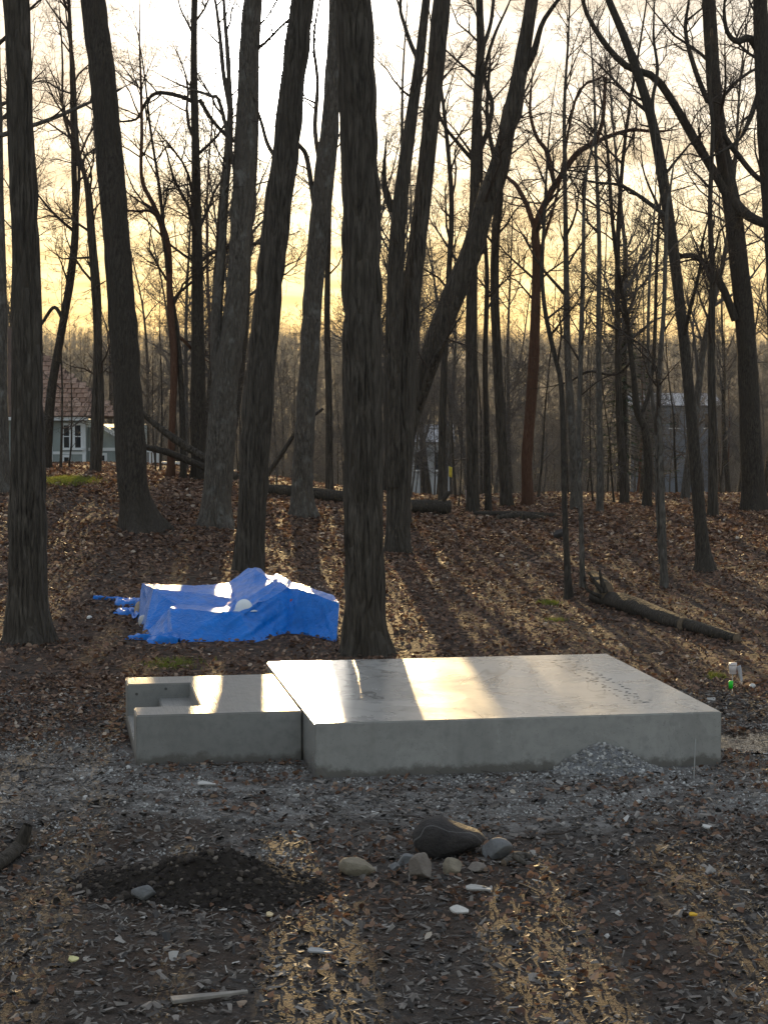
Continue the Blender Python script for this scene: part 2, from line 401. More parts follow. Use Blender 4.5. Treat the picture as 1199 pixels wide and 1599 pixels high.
# row of paw prints pressed into the top
rnd = random.Random(5)
bm = bmesh.new(); bmesh.ops.create_circle(bm, cap_ends=True, radius=0.016, segments=8)
r_ = bmesh.ops.extrude_face_region(bm, geom=list(bm.faces)); bmesh.ops.translate(bm, verts=[g for g in r_['geom'] if isinstance(g, bmesh.types.BMVert)], vec=(0, 0, -0.004))
bmesh.ops.recalc_face_normals(bm, faces=bm.faces)
PRINT = simple('damp_print', (0.085, 0.083, 0.078), 0.8, 0.2)
pm = bpy.data.meshes.new('paw_print'); bm.to_mesh(pm); bm.free(); pm.materials.append(PRINT)
def plat_local(px, py):
    p = atz(px, py, ZT) - plat_loc; return np.array([np.dot(p, ex), np.dot(p, ey)])
A_, B_ = plat_local(878, 1031), plat_local(1004, 1100)
for lane in range(3):
    for i in range(26):
        t = (i + rnd.uniform(-.3, .3)) / 26
        p = A_ + (B_ - A_) * t + np.array([(lane - 1) * 0.11 + rnd.uniform(-.05, .05), rnd.uniform(-.04, .04)])
        o = obj('paw_print', pm, None, plat, (p[0], p[1], ZT + 0.0015)); s_ = rnd.uniform(0.6, 1.3); o.scale = (s_, s_ * 1.5, 1); o.rotation_euler.z = rnd.uniform(0, 3)
# stair block: three risers cut into it from the left
ZS = 0.51
fl = atz(213, 1117, ZS); fr_l = np.array([np.dot(atz(477, 1110, ZS) - plat_loc, ex), np.dot(atz(477, 1110, ZS) - plat_loc, ey)])
fll = np.array([np.dot(fl - plat_loc, ex), np.dot(fl - plat_loc, ey)])
bkl = np.array([np.dot(atz(196, 1058, ZS) - plat_loc, ex), np.dot(atz(196, 1058, ZS) - plat_loc, ey)])
x1 = -SW / 2 - 0.012; x0 = (fll[0] + bkl[0]) / 2; y0 = (fll[1] + fr_l[1]) / 2; y1 = bkl[1]
print('STAIR', x0, x1, y0, y1)
T_ = 0.50
st_loc = plat_loc + ex * x0 + ey * y0
stair = empty('concrete_stair_block', st_loc, 'low concrete block with recessed steps and broomed top, left of the platform', 'steps', rz=ROT)
Lx, Ly = x1 - x0, y1 - y0
obj('stair_body', heightblock([0, 0.34, 0.68, Lx], [0, T_, Ly - T_, Ly], [[ZS, ZS, ZS], [0.17, 0.35, ZS], [ZS, ZS, ZS]]), CONCB, stair)
for (a, b, z) in ((0.10, Ly - T_ + 0.001, 0.40), (0.42, Ly - T_ + 0.001, 0.45)):       # tie holes in the inside wall
    bm = bmesh.new(); bmesh.ops.create_cone(bm, cap_ends=True, segments=10, radius1=0.016, radius2=0.016, depth=0.006)
    o = obj('tie_hole', bm, PRINT, stair, (a, b - 0.003, z)); o.rotation_euler.x = PI / 2

# ================================================================== trees
def tubes(polys, sides_of):
    """polys: list of (pts[n][3], rad[n]); returns vertex and quad arrays of all tubes"""
    groups = {}
    for p, r in polys: groups.setdefault((len(p), sides_of(r[0])), []).append((p, r))
    VV, FF, off = [], [], 0
    for (n, s), lst in groups.items():
        P = np.array([a for a, _ in lst], float); Rr = np.array([b for _, b in lst], float)
        T = np.empty_like(P); T[:, 1:-1] = P[:, 2:] - P[:, :-2]; T[:, 0] = P[:, 1] - P[:, 0]; T[:, -1] = P[:, -1] - P[:, -2]
        T /= np.linalg.norm(T, axis=2, keepdims=True) + 1e-9
        D = P[:, -1] - P[:, 0]
        ref = np.where((np.abs(D[:, 2]) > 0.7 * np.linalg.norm(D, axis=1))[:, None], np.array([[0.0, 1, 0]]), np.array([[0, 0, 1.0]]))[:, None, :]
        N1 = np.cross(T, np.broadcast_to(ref, T.shape)); N1 /= np.linalg.norm(N1, axis=2, keepdims=True) + 1e-9
        N2 = np.cross(T, N1)
        a = np.arange(s) * 2 * PI / s
        V = P[:, :, None, :] + Rr[:, :, None, None] * (N1[:, :, None, :] * np.cos(a)[None, None, :, None] + N2[:, :, None, :] * np.sin(a)[None, None, :, None])
        B = len(lst); base = (np.arange(B) * n * s)[:, None, None]
        i = np.arange(n - 1)[None, :, None] * s; j = np.arange(s)[None, None, :]; j2 = (j + 1) % s
        q = np.stack([base + i + j, base + i + j2, base + i + s + j2, base + i + s + j], -1).reshape(-1, 4)
        VV.append(V.reshape(-1, 3)); FF.append(q + off); off += B * n * s
    return np.concatenate(VV), np.concatenate(FF)
def norm3(x, y, z):
    l = math.sqrt(x*x + y*y + z*z) or 1.0; return x/l, y/l, z/l
def side_dir(rng, d, ang):
    ax = norm3(rng.gauss(0, 1), rng.gauss(0, 1), rng.gauss(0, 1))
    k = ax[0]*d[0] + ax[1]*d[1] + ax[2]*d[2]
    s = norm3(ax[0]-k*d[0], ax[1]-k*d[1], ax[2]-k*d[2]); c, q = math.cos(ang), math.sin(ang)
    return (d[0]*c + s[0]*q, d[1]*c + s[1]*q, d[2]*c + s[2]*q)
def grow(rng, p, d, L, r, lvl, mx, out, P):
    n = max(2, min(9, int(L / P['seg'][lvl]) + 1)); st = L / n
    pts, rad, dirs = [p], [r], [d]
    w, up = P['wander'][lvl], P['up'][lvl]
    for i in range(n):
        d = norm3(d[0] + rng.gauss(0, w), d[1] + rng.gauss(0, w), d[2] + rng.gauss(0, w) + up)
        p = (p[0] + d[0]*st, p[1] + d[1]*st, p[2] + d[2]*st)
        pts.append(p); rad.append(max(r * (1 - 0.82 * (i + 1) / n), P['rmin'])); dirs.append(d)
    out.append((pts, rad))
    if lvl >= mx: return
    spawn(rng, pts, rad, dirs, L, lvl, mx, out, P, 0.18)
def spawn(rng, pts, rad, dirs, L, lvl, mx, out, P, t0, cnt=None, t1=1.0):
    nb = cnt if cnt is not None else max(1, int(round(P['kids'][lvl] * (0.7 + 0.6 * rng.random()) * min(1.6, 0.45 + L / P['lref'][lvl]))))
    n = len(pts) - 1
    for _ in range(nb):
        t = (t0 + (t1 - t0) * rng.random()) * n; i = min(int(t), n - 1); f = t - i
        a, b = pts[i], pts[i + 1]
        q = (a[0] + (b[0]-a[0])*f, a[1] + (b[1]-a[1])*f, a[2] + (b[2]-a[2])*f)
        rr = rad[i] + (rad[i+1] - rad[i]) * f
        ang = rng.uniform(*P['ang'])
        dd = side_dir(rng, dirs[min(i + 1, n)], ang)
        l2 = L * rng.uniform(*P['ratio']) * (1.1 - 0.55 * t / n)
        grow(rng, q, dd, l2, max(min(rr * rng.uniform(0.45, 0.7), l2 * 0.018 + 0.003), P['rmin']), lvl + 1, mx, out, P)
PAR = dict(seg=[1.0, 0.5, 0.3, 0.22, 0.2], wander=[0.06, 0.17, 0.22, 0.24, 0.2], up=[0.02, 0.07, 0.05, 0.04, 0.03], rmin=0.0028,
           kids=[14, 9, 6, 4, 2], lref=[14, 3.5, 1.6, 0.8, 0.4], ang=(0.5, 1.15), ratio=(0.3, 0.62))
def resample(pts, n):
    """smooth path through control points (x, y, z, radius)"""
    P = np.array(pts, float)
    if len(P) == 2: P = np.array([P[0], (P[0]*2 + P[1]) / 3, (P[0] + 2*P[1]) / 3, P[1]])
    L = np.concatenate([[0], np.cumsum(np.linalg.norm(np.diff(P[:, :3], axis=0), axis=1))])
    E = np.vstack([2*P[0] - P[1], P, 2*P[-1] - P[-2]])
    o = []
    for s in np.linspace(0, L[-1], n):
        i = min(max(int(np.searchsorted(L, s, 'right')) - 1, 0), len(P) - 2); t = (s - L[i]) / (L[i+1] - L[i] + 1e-9)
        a, b, c, d = E[i], E[i+1], E[i+2], E[i+3]
        o.append(0.5 * (2*b + (c - a)*t + (2*a - 5*b + 4*c - d)*t*t + (3*b - a - 3*c + d)*t**3))
    o = np.array(o); o[:, 3] = np.maximum(o[:, 3], 0.004); return o
def trunk_mesh(name, path, sides, rings, seed, flare=0.0, flare_h=0.4, rough=0.02, z0=0.0):
    """a stem with root flare and uneven furrowed surface; path (x,y,z,r)"""
    o = resample(path, rings); C, rr = o[:, :3], o[:, 3]
    T = np.gradient(C, axis=0); T /= np.linalg.norm(T, axis=1, keepdims=True)
    ref = np.array([0.0, 1.0, 0.0]) if abs(C[-1, 2] - C[0, 2]) > 0.5 * np.linalg.norm(C[-1] - C[0]) else np.array([0, 0, 1.0])
    N1 = np.cross(T, ref); N1 /= np.linalg.norm(N1, axis=1, keepdims=True); N2 = np.cross(T, N1)
    a = np.arange(sides) * 2 * PI / sides
    rng = np.random.default_rng(seed); ph = rng.uniform(0, 6.28, 4)
    hgt = (C[:, 2] - z0)[:, None]
    arc = np.concatenate([[0], np.cumsum(np.linalg.norm(np.diff(C, axis=0), axis=1))])[:, None]
    lob = 1 + 0.45 * np.cos(3*a + ph[0]) + 0.35 * np.cos(5*a + ph[1]) + 0.2 * np.cos(8 * a + ph[2])
    rad = rr[:, None] * (1 + flare * np.exp(-np.maximum(hgt, -0.1) / flare_h) * np.maximum(lob, 0.15)[None, :])
    ca, sa = np.cos(a)[None, :], np.sin(a)[None, :]
    m = fbm(ca * 1.2 + ph[3], sa * 1.2 + 3.0, arc * 0.55, 3, seed % 97)
    rad = rad * (1 + 0.16 * m)
    if rough:
        k = rr.mean() * 15.0
        fine = np.abs(vnoise(ca * k + 11, sa * k + 5 , arc * 1.5, 3 + seed % 50) - 0.5) * 2
        rad = rad + rough * (fine - 0.4) * np.clip(rad / 0.12, 0.2, 1)
    V = C[:, None, :] + rad[:, :, None] * (N1[:, None, :] * ca[:, :, None] + N2[:, None, :] * sa[:, :, None])
    i = np.arange(rings - 1)[:, None] * sides; j = np.arange(sides)[None, :]; j2 = (j + 1) % sides
    q = np.stack([i + j, i + j2, i + sides + j2, i + sides + j], -1).reshape(-1, 4)
    return mesh_np(name, V, q), o
SID = lambda r: 8 if r > 0.06 else 6 if r > 0.03 else 4 if r > 0.012 else 3
def tri_count(): return sum(len(o.data.polygons) for o in bpy.data.objects if o.type == 'MESH')

def px_tree(name, label, path, limbs=(), bark=None, seed=1, height=17.0, kids=12, low=0.35, blen=3.0, mx=3, flare=0.3, sides=20, rings=60,
            rough=0.015, cat='tree', group=None, twig=None, limb_kids=6, wav=0.0, d=None, dens=1.0, flare_h=0.28, extra=None):
    """a tree standing where its foot meets the ground; path and limbs are seen directions (column, row, width)"""
    rng = random.Random(seed)
    g = ground_hit(path[0][0], path[0][1])
    if d is None and g[1] > 58.5: d = 57.0 + (seed % 7) * 0.35      # foot hidden just behind the crest
    if d is not None:
        p = at(path[0][0], path[0][1], d); g = np.array([p[0], d, float(terrain(p[0], d))])
    D = g[1]
    root = empty(name, g, label, cat, group)
    def conv(pl, d0, slope):
        o = []; n = len(pl)
        for i, (x, y, w) in enumerate(pl):
            dd = d0 + slope * i / max(1, n - 1)
            q = at(x, y, dd) - g; o.append((q[0], q[1], q[2], 0.5 * w * dd / FPX))
        return o
    main = conv(path, D, rng.uniform(-0.5, 0.5))
    main[0] = (main[0][0], main[0][1], 0.0, main[0][3])
    main.insert(0, (main[0][0] - 0.02, main[0][1], -0.3, main[0][3] * 1.03))
    a, b = np.array(main[-2]), np.array(main[-1])
    if b[2] < height:
        u = (b - a)[:3]; u /= np.linalg.norm(u); left = (height - b[2]); r0 = b[3]
        for k in (0.3, 0.65, 1.0):
            u = u + np.array([rng.gauss(0, 0.06), rng.gauss(0, 0.06), 0.08]); u /= np.linalg.norm(u)
            q = np.array(main[-1][:3]) + u * left * 0.34
            main.append((q[0], q[1], q[2], r0 * (1 - 0.86 * k)))
    me, o = trunk_mesh('trunk', main, sides, rings, seed, flare, flare_h, rough)
    bark = bark or BARK
    obj('trunk', me, bark, root)
    polys = []
    P = dict(PAR); P['kids'] = [k * dens for k in PAR['kids']]
    pts = [tuple(r[:3]) for r in o]; rad = [r[3] for r in o]
    dirs = [norm3(*(o[min(i+1, len(o)-1), :3] - o[max(i-1, 0), :3])) for i in range(len(o))]
    spawn(rng, pts, rad, dirs, blen / 0.46, 0, mx, polys, P, low, cnt=kids)
    for li, lm in enumerate(limbs):
        sl_ = rng.uniform(-1, 1) * 1.2
        lp = conv(lm, D + rng.uniform(-0.05, 0.05), sl_)
        wmax = lp[0][3]
        if len(lp) > 2 and lm[-1][2] > 2:        # run out into a thin tip
            u = np.array(lp[-1][:3]) - np.array(lp[-2][:3]); l_ = np.linalg.norm(u); u /= l_
            for k_ in (0.5, 0.15):
                u = u + np.array([rng.gauss(0, .15), rng.gauss(0, .15), .12]); u /= np.linalg.norm(u)
                q = np.array(lp[-1][:3]) + u * max(0.5, min(1.4, l_)); lp.append((q[0], q[1], q[2], max(0.005, 0.5 * lm[-1][2] * D / FPX * k_)))
        ml, lo = trunk_mesh('limb', lp, 10 if wmax < 0.1 else 14, 26, seed + li + 7, 0, 0.4, 0.008 if wmax > 0.05 else 0.0)
        obj('limb', ml, bark, root)
        pts = [tuple(r[:3]) for r in lo]; rad = [r[3] for r in lo]
        dirs = [norm3(*(lo[min(i+1, len(lo)-1), :3] - lo[max(i-1, 0), :3])) for i in range(len(lo))]
        Ll = sum(math.dist(pts[i], pts[i+1]) for i in range(len(pts)-1))
        spawn(rng, pts, rad, dirs, max(1.6, min(3.2, Ll)), 1, mx, polys, P, 0.25, cnt=limb_kids)
    if polys:
        V, Fq = tubes(polys, SID)
        obj('crown', mesh_np('crown', V, Fq), twig or TWIG, root)
    return root

# ---- the big trunks of the clearing
px_tree('oak_tree', 'tall thick trunk with furrowed bark and knot at left edge, left of blue tarp',
        [(46, 1003, 62), (43, 930, 60), (44, 800, 58), (43, 600, 50), (40, 400, 45), (33, 200, 42), (25, 0, 40)], seed=11, sides=100, rings=200,
        flare=0.42, kids=9, low=0.72, height=16, rough=0.05)
px_tree('oak_tree', 'dark leaning trunk with flared foot on the left rise in front of the house',
        [(222, 828, 54), (208, 760, 46), (205, 700, 46), (192, 500, 44), (176, 300, 42), (160, 120, 40), (145, 0, 38)], seed=12, sides=96, rings=190,
        flare=0.55, kids=9, low=0.75, height=19, rough=0.05, bark=BARK3)
px_tree('oak_tree', 'straight trunk leaning right just behind the blue tarp, sun at its top',
        [(390, 893, 46), (393, 800, 44), (402, 650, 46), (425, 400, 42), (447, 230, 41), (458, 120, 38), (472, 0, 35)], seed=13, sides=90, rings=190,
        flare=0.22, kids=8, low=0.75, height=17, rough=0.05, limbs=[[(433, 250, 7), (418, 225, 6), (408, 190, 5), (395, 150, 3)]])
px_tree('oak_tree', 'thickest straight centre trunk standing just behind the concrete platform',
        [(572, 1021, 66), (570, 960, 63), (568, 800, 61), (567, 600, 60), (563, 300, 58), (556, 100, 57), (552, 0, 56)], seed=14, sides=120, rings=240,
        flare=0.42, kids=9, low=0.72, height=16, rough=0.055)
px_tree('oak_tree', 'forked trunk with two close parallel stems right behind the centre trunk',
        [(620, 862, 36), (622, 800, 38), (628, 650, 40), (638, 500, 34), (652, 380, 28), (672, 200, 26), (690, 0, 27)], seed=15, sides=64, rings=140,
        flare=0.25, kids=8, low=0.7, height=18, rough=0.02,
        limbs=[[(616, 760, 26), (612, 620, 28), (616, 480, 28), (622, 340, 24), (640, 200, 19), (655, 90, 15), (668, -20, 12), (690, -160, 8)],
               [(658, 100, 8), (644, 75, 7), (632, 40, 6), (625, 5, 5), (640, -60, 3)], [(612, 330, 12), (605, 305, 11), (600, 285, 9)]], limb_kids=5)
px_tree('leaning_tree', 'big leaning trunk slanting up to the right with torn red brown bark low down',
        [(628, 765, 22), (636, 700, 20), (650, 640, 20), (672, 560, 34), (700, 480, 36), (733, 400, 34), (757, 320, 32), (782, 240, 26), (808, 130, 24), (830, 0, 20)],
        seed=16, sides=36, rings=110, mx=4, kids=12, low=0.45, height=15.5, rough=0.02, blen=2.6, d=50,
        limbs=[[(812, 120, 13), (832, 85, 11), (845, 40, 8), (860, 15, 7), (880, -10, 5), (930, -60, 3)], [(650, 650, 9), (662, 610, 11), (678, 565, 10), (695, 532, 5)]], limb_kids=7)
px_tree('maple_tree', 'pale grey trunk with flared foot dividing into stems, left of the leaning sunlit trunk',
        [(338, 822, 46), (340, 760, 44), (346, 690, 44), (352, 600, 40), (366, 500, 36), (374, 400, 34), (382, 250, 33), (388, 120, 31), (395, 0, 28)], seed=17, sides=64, rings=130,
        flare=0.35, kids=9, low=0.55, height=18, rough=0.035, bark=BARK2, mx=4, blen=2.8,
        limbs=[[(345, 620, 20), (338, 560, 18), (340, 480, 17), (346, 400, 14), (352, 300, 11), (360, 200, 9), (356, 90, 7), (350, 10, 5)],
               [(372, 290, 7), (345, 165, 6), (330, 150, 5), (300, 140, 4)], [(362, 180, 8), (350, 120, 7), (344, 60, 6), (336, 0, 4)]], limb_kids=9)
px_tree('maple_tree', 'pale grey trunk with flared foot between the sunlit trunk and centre trunk',
        [(472, 805, 36), (472, 750, 33), (474, 700, 32), (484, 550, 30), (492, 420, 30), (504, 300, 32), (515, 200, 28), (520, 100, 23), (524, 0, 20)], seed=18, sides=56, rings=120,
        flare=0.45, kids=9, low=0.55, height=18, rough=0.035, bark=BARK2, blen=2.4,
        limbs=[[(492, 330, 8), (480, 250, 8), (470, 230, 7), (455, 215, 5)], [(500, 260, 7), (492, 200, 7), (496, 130, 6), (490, 60, 4)]], limb_kids=6)
px_tree('maple_tree', 'large dark tree at the far right rear with spreading crooked limbs',
        [(1178, 797, 38), (1172, 700, 34), (1168, 600, 32), (1162, 500, 30), (1152, 400, 29), (1142, 320, 28), (1124, 220, 23), (1113, 120, 22), (1106, 0, 21)], seed=19, sides=36, rings=100,
        flare=0.35, kids=12, low=0.45, height=18, rough=0.012, mx=4, blen=3.2, bark=BARK3,
        limbs=[[(1148, 500, 13), (1128, 450, 12), (1112, 425, 11), (1085, 400, 9), (1050, 395, 7), (1030, 330, 5)],
               [(1143, 320, 15), (1115, 270, 14), (1085, 220, 14), (1050, 160, 13), (1020, 120, 12), (980, 105, 11), (945, 70, 9), (915, 20, 7), (905, -20, 5)],
               [(1128, 210, 10), (1150, 240, 9), (1185, 280, 8), (1230, 300, 6)], [(1145, 315, 18), (1165, 335, 16), (1190, 348, 14), (1230, 360, 10)],
               [(1105, 160, 9), (1085, 110, 8), (1070, 50, 6), (1075, 0, 4)]], limb_kids=10)
px_tree('slim_tree', 'slim dark tree bending left with curved stem, behind the fallen log',
        [(1100, 893, 30), (1096, 850, 22), (1090, 780, 20), (1078, 640, 18), (1066, 520, 17), (1052, 400, 17), (1038, 300, 18), (1020, 200, 16), (1000, 130, 15), (975, 60, 13), (950, 0, 11)], seed=20, sides=24, rings=90,
        flare=0.3, kids=11, low=0.5, height=14, rough=0.008, mx=4, blen=2.2, bark=BARK3, flare_h=0.2,
        limbs=[[(1068, 520, 7), (1080, 470, 6), (1092, 420, 5), (1096, 380, 4)], [(1024, 210, 7), (1018, 160, 6), (1026, 110, 5), (1020, 60, 4)], [(1042, 340, 8), (1010, 315, 7), (970, 290, 5), (930, 285, 4)]], limb_kids=7)
px_tree('dark_tree', 'gnarled dark trunk cut by the right picture edge high up',
        [(1222, 815, 34), (1215, 600, 30), (1208, 400, 28), (1197, 250, 26), (1190, 120, 24), (1186, 0, 22)], seed=21, sides=28, rings=70,
        flare=0.3, kids=10, low=0.5, height=16, rough=0.02, bark=BARK3, limbs=[[(1190, 90, 14), (1170, 60, 12), (1150, 65, 9), (1135, 50, 7), (1130, 20, 5)], [(1192, 120, 10), (1172, 180, 8), (1155, 215, 6), (1130, 235, 5)]], limb_kids=8)
px_tree('dark_tree', 'dark trunk at the left picture edge behind the knotted trunk',
        [(-6, 770, 44), (-6, 650, 38), (-4, 560, 32), (0, 480, 24), (-2, 350, 20), (-6, 150, 18), (-8, 0, 16)], seed=22, sides=28, rings=70, flare=0.3, kids=9, low=0.4, height=15, rough=0.015,
        limbs=[[(-4, 213, 8), (20, 206, 8), (60, 193, 7), (100, 178, 6), (140, 160, 5)]], bark=BARK2)
# ---- middle sized stems behind
px_tree('slim_tree', 'straight slim trunk left of the pale divided trunk', [(311, 750, 24), (310, 650, 22), (309, 550, 20), (308, 400, 17), (306, 250, 13), (303, 100, 11), (304, 0, 10)], seed=31, sides=20, rings=70,
        mx=4, kids=20, low=0.3, height=16, blen=2.8, bark=BARK3, limbs=[[(304, 160, 7), (280, 150, 7), (246, 145, 6), (228, 160, 5), (215, 185, 4), (190, 190, 3)], [(312, 155, 7), (330, 185, 6), (352, 210, 6), (372, 225, 5)]], limb_kids=9)
px_tree('slim_tree', 'upright slim trunk right of the leaning trunk', [(738, 800, 20), (737, 700, 18), (736, 560, 18), (737, 420, 17), (741, 300, 15), (744, 180, 15), (750, 80, 13), (748, 0, 11)], seed=32, sides=20, rings=70,
        mx=4, kids=20, low=0.4, height=16, blen=2.4, bark=BARK, limbs=[[(740, 260, 8), (762, 200, 8), (768, 160, 7), (756, 120, 6), (770, 60, 5)], [(738, 250, 7), (716, 225, 6), (690, 190, 5), (680, 150, 4)], [(748, 90, 7), (765, 40, 6), (772, -10, 5)]], limb_kids=8)
px_tree('slim_tree', 'slim grey trunk forking high up, second right of the leaning trunk', [(790, 788, 18), (784, 700, 16), (776, 560, 15), (772, 450, 14), (774, 360, 13), (780, 300, 12), (772, 250, 8), (760, 180, 6), (765, 100, 4)], seed=33, sides=16, rings=60,
        mx=4, kids=18, low=0.35, height=13, blen=2.2, limbs=[[(780, 300, 8), (792, 260, 7), (800, 210, 6), (812, 160, 4)]], limb_kids=8)
px_tree('forked_tree', 'crooked red brown tree opening into a wide Y fork at right of centre', [(824, 788, 18), (822, 720, 17), (828, 640, 17), (833, 560, 17), (836, 480, 15), (838, 400, 14), (836, 358, 13), (852, 315, 11), (872, 280, 10), (900, 240, 9), (925, 222, 8), (940, 190, 6), (945, 120, 5)], seed=34, sides=20, rings=80,
        mx=4, kids=16, low=0.45, height=12, blen=2.2, bark=BARK4, limbs=[[(836, 360, 9), (822, 320, 8), (806, 290, 7), (795, 280, 6)], [(865, 288, 7), (855, 240, 7), (838, 215, 6), (828, 180, 5), (828, 150, 4)], [(905, 236, 7), (945, 215, 7), (985, 203, 6), (1015, 205, 5)],
        [(842, 395, 5), (870, 300, 4), (900, 150, 4), (940, 120, 3)]], limb_kids=9)
px_tree('slim_tree', 'thin dark stem with a crook standing on the near slope behind the platform', [(887, 935, 13), (884, 860, 10), (880, 760, 9), (878, 650, 9), (874, 590, 8), (862, 540, 8), (850, 480, 7), (846, 420, 6), (850, 330, 5)], seed=35, sides=12, rings=50,
        mx=4, kids=11, low=0.4, height=9, blen=1.6, bark=BARK3, flare=0.3, flare_h=0.12)
px_tree('pale_sapling', 'pale thin straight sapling beside the crooked thin stem', [(909, 920, 9), (907, 820, 8), (903, 700, 8), (906, 560, 8), (910, 420, 7), (912, 300, 5)], seed=36, sides=12, rings=40, mx=4, kids=10, low=0.35, height=9, blen=1.4, bark=BARK2)
px_tree('pale_sapling', 'pale thin double sapling left of the slim bending tree', [(1036, 918, 12), (1034, 820, 10), (1030, 700, 9), (1028, 600, 8), (1036, 480, 7), (1040, 350, 6)], seed=37, sides=12, rings=40, mx=4, kids=10, low=0.35, height=8, blen=1.4, bark=BARK2,
        limbs=[[(1031, 880, 7), (1026, 780, 7), (1024, 680, 6), (1012, 560, 5), (1014, 420, 4)]])
px_tree('slim_tree', 'thin upright stem between the bending tree and the large right tree', [(1112, 806, 15), (1112, 700, 14), (1110, 560, 12), (1112, 430, 10), (1108, 330, 8), (1112, 200, 6)], seed=38, sides=14, rings=50, mx=4, kids=15, low=0.35, height=13, blen=2.0)
px_tree('curved_sapling', 'thin S curved stem left of the pale double sapling', [(1008, 792, 14), (1012, 730, 13), (1006, 670, 12), (994, 640, 11), (988, 580, 8), (978, 500, 8), (966, 430, 7), (956, 350, 6), (950, 260, 5)], seed=39, sides=14, rings=60, mx=4, kids=14, low=0.35, height=12, blen=2.0, bark=BARK3,
        limbs=[[(1000, 650, 7), (1016, 600, 6), (1022, 520, 6), (1024, 430, 5), (1030, 320, 4)], [(990, 560, 4), (960, 585, 4), (920, 580, 4), (890, 595, 3)]])
px_tree('slim_tree', 'thin upright stem in front of the evergreen', [(936, 800, 10), (935, 650, 9), (934, 500, 8), (935, 380, 7), (930, 250, 5)], seed=40, sides=12, rings=40, mx=4, kids=15, low=0.35, height=14, blen=2.2, bark=BARK2)
px_tree('slim_tree', 'thin grey stem just behind the crooked thin stem', [(897, 796, 12), (893, 680, 12), (886, 560, 11), (884, 440, 9), (882, 300, 7)], seed=41, sides=12, rings=40, mx=4, kids=16, low=0.35, height=15, blen=2.4, bark=BARK2)
px_tree('slim_tree', 'thin stem rising right of the pale grey trunk, beside the centre trunk', [(514, 757, 12), (514, 640, 11), (511, 520, 10), (512, 400, 9), (516, 250, 7)], seed=42, sides=12, rings=40, mx=4, kids=14, low=0.4, height=14, blen=2.0)
px_tree('slim_tree', 'slender tree leaning right in front of the house roof', [(72, 700, 17), (80, 620, 15), (96, 520, 13), (110, 440, 13), (118, 360, 12), (116, 260, 9), (113, 120, 7), (108, 0, 5)], seed=43, sides=16, rings=60, mx=4, kids=19, low=0.35, height=14, blen=2.6, bark=BARK3,
        limbs=[[(100, 500, 7), (85, 480, 6), (66, 505, 5)], [(118, 370, 6), (124, 280, 5), (120, 240, 5), (100, 180, 4), (98, 90, 3)]])
px_tree('twin_tree', 'slender pair of crossing stems in front of the house wall', [(148, 738, 13), (149, 640, 12), (152, 540, 11), (147, 440, 10), (142, 380, 9), (136, 290, 8), (122, 230, 6), (115, 100, 5)], seed=44, sides=16, rings=60, mx=4, kids=15, low=0.4, height=13, blen=2.4, bark=BARK,
        limbs=[[(153, 735, 12), (158, 640, 11), (155, 540, 10), (154, 460, 9), (147, 380, 8), (141, 300, 6), (131, 270, 5)]], limb_kids=10)
px_tree('slim_tree', 'thin crooked tree between the flared left trunk and the slim straight one', [(266, 745, 12), (270, 640, 11), (272, 560, 11), (266, 470, 10), (262, 380, 9), (240, 320, 7), (222, 280, 6), (222, 200, 5)], seed=45, sides=14, rings=60, mx=4, kids=18, low=0.35, height=13, blen=2.6, bark=BARK4,
        limbs=[[(268, 520, 7), (285, 530, 6), (300, 545, 5)], [(264, 420, 6), (250, 350, 6), (236, 330, 5), (215, 330, 4)]], limb_kids=10)
px_tree('slim_tree', 'thin stem behind the house side of the slim straight trunk', [(287, 748, 10), (284, 620, 9), (276, 520, 9), (262, 420, 7), (250, 300, 5)], seed=46, sides=12, rings=40, mx=4, kids=15, low=0.35, height=13, blen=2.2, bark=BARK3)
px_tree('slim_tree', 'thin stem close beside the forked trunk on its right', [(690, 798, 12), (690, 680, 11), (694, 560, 10), (700, 440, 9), (705, 320, 8), (696, 200, 6)], seed=47, sides=12, rings=40, mx=4, kids=16, low=0.4, height=14, blen=2.2)
px_tree('slim_tree', 'thin stem between upright and grey forking trunks right of centre', [(762, 800, 10), (760, 680, 9), (757, 560, 8), (760, 430, 7), (752, 300, 5)], seed=48, sides=12, rings=40, mx=4, kids=14, low=0.35, height=13, blen=2.0, bark=BARK3)

# ---- woods beyond the crest: a few kinds of slender bare tree, each copied where it stands
def wood_tree(seed, height, r0, kids, blen, bark, mx=4, low=0.22, dens=1.0, twig=None):
    rng = random.Random(seed)
    root = bpy.data.objects.new('bare_tree', None); COL.objects.link(root)
    x = y = 0.0; path = [(0, 0, -0.4, r0 * 1.1), (0, 0, 0, r0)]
    dx, dy = rng.gauss(0, 0.05), rng.gauss(0, 0.05)
    for k in range(1, 7):
        dx += rng.gauss(0, 0.05); dy += rng.gauss(0, 0.05); x += dx * height / 6; y += dy * height / 6
        path.append((x, y, height * k / 6, r0 * (1 - 0.9 * k / 6)))
    me, o = trunk_mesh('trunk', path, 9, 20, seed, 0.2, 0.3, 0.0)
    obj('trunk', me, bark, root)
    polys = []; P = dict(PAR); P['rmin'] = 0.004; P['kids'] = [0.8 * k * dens for k in PAR['kids']]
    pts = [tuple(r[:3]) for r in o]; rad = [r[3] for r in o]
    dirs = [norm3(*(o[min(i+1, len(o)-1), :3] - o[max(i-1, 0), :3])) for i in range(len(o))]
    spawn(rng, pts, rad, dirs, blen / 0.46, 0, mx, polys, P, low, cnt=kids)
    V, Fq = tubes(polys, lambda r: 5 if r > 0.03 else 3)
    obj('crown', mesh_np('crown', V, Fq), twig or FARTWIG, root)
    return root
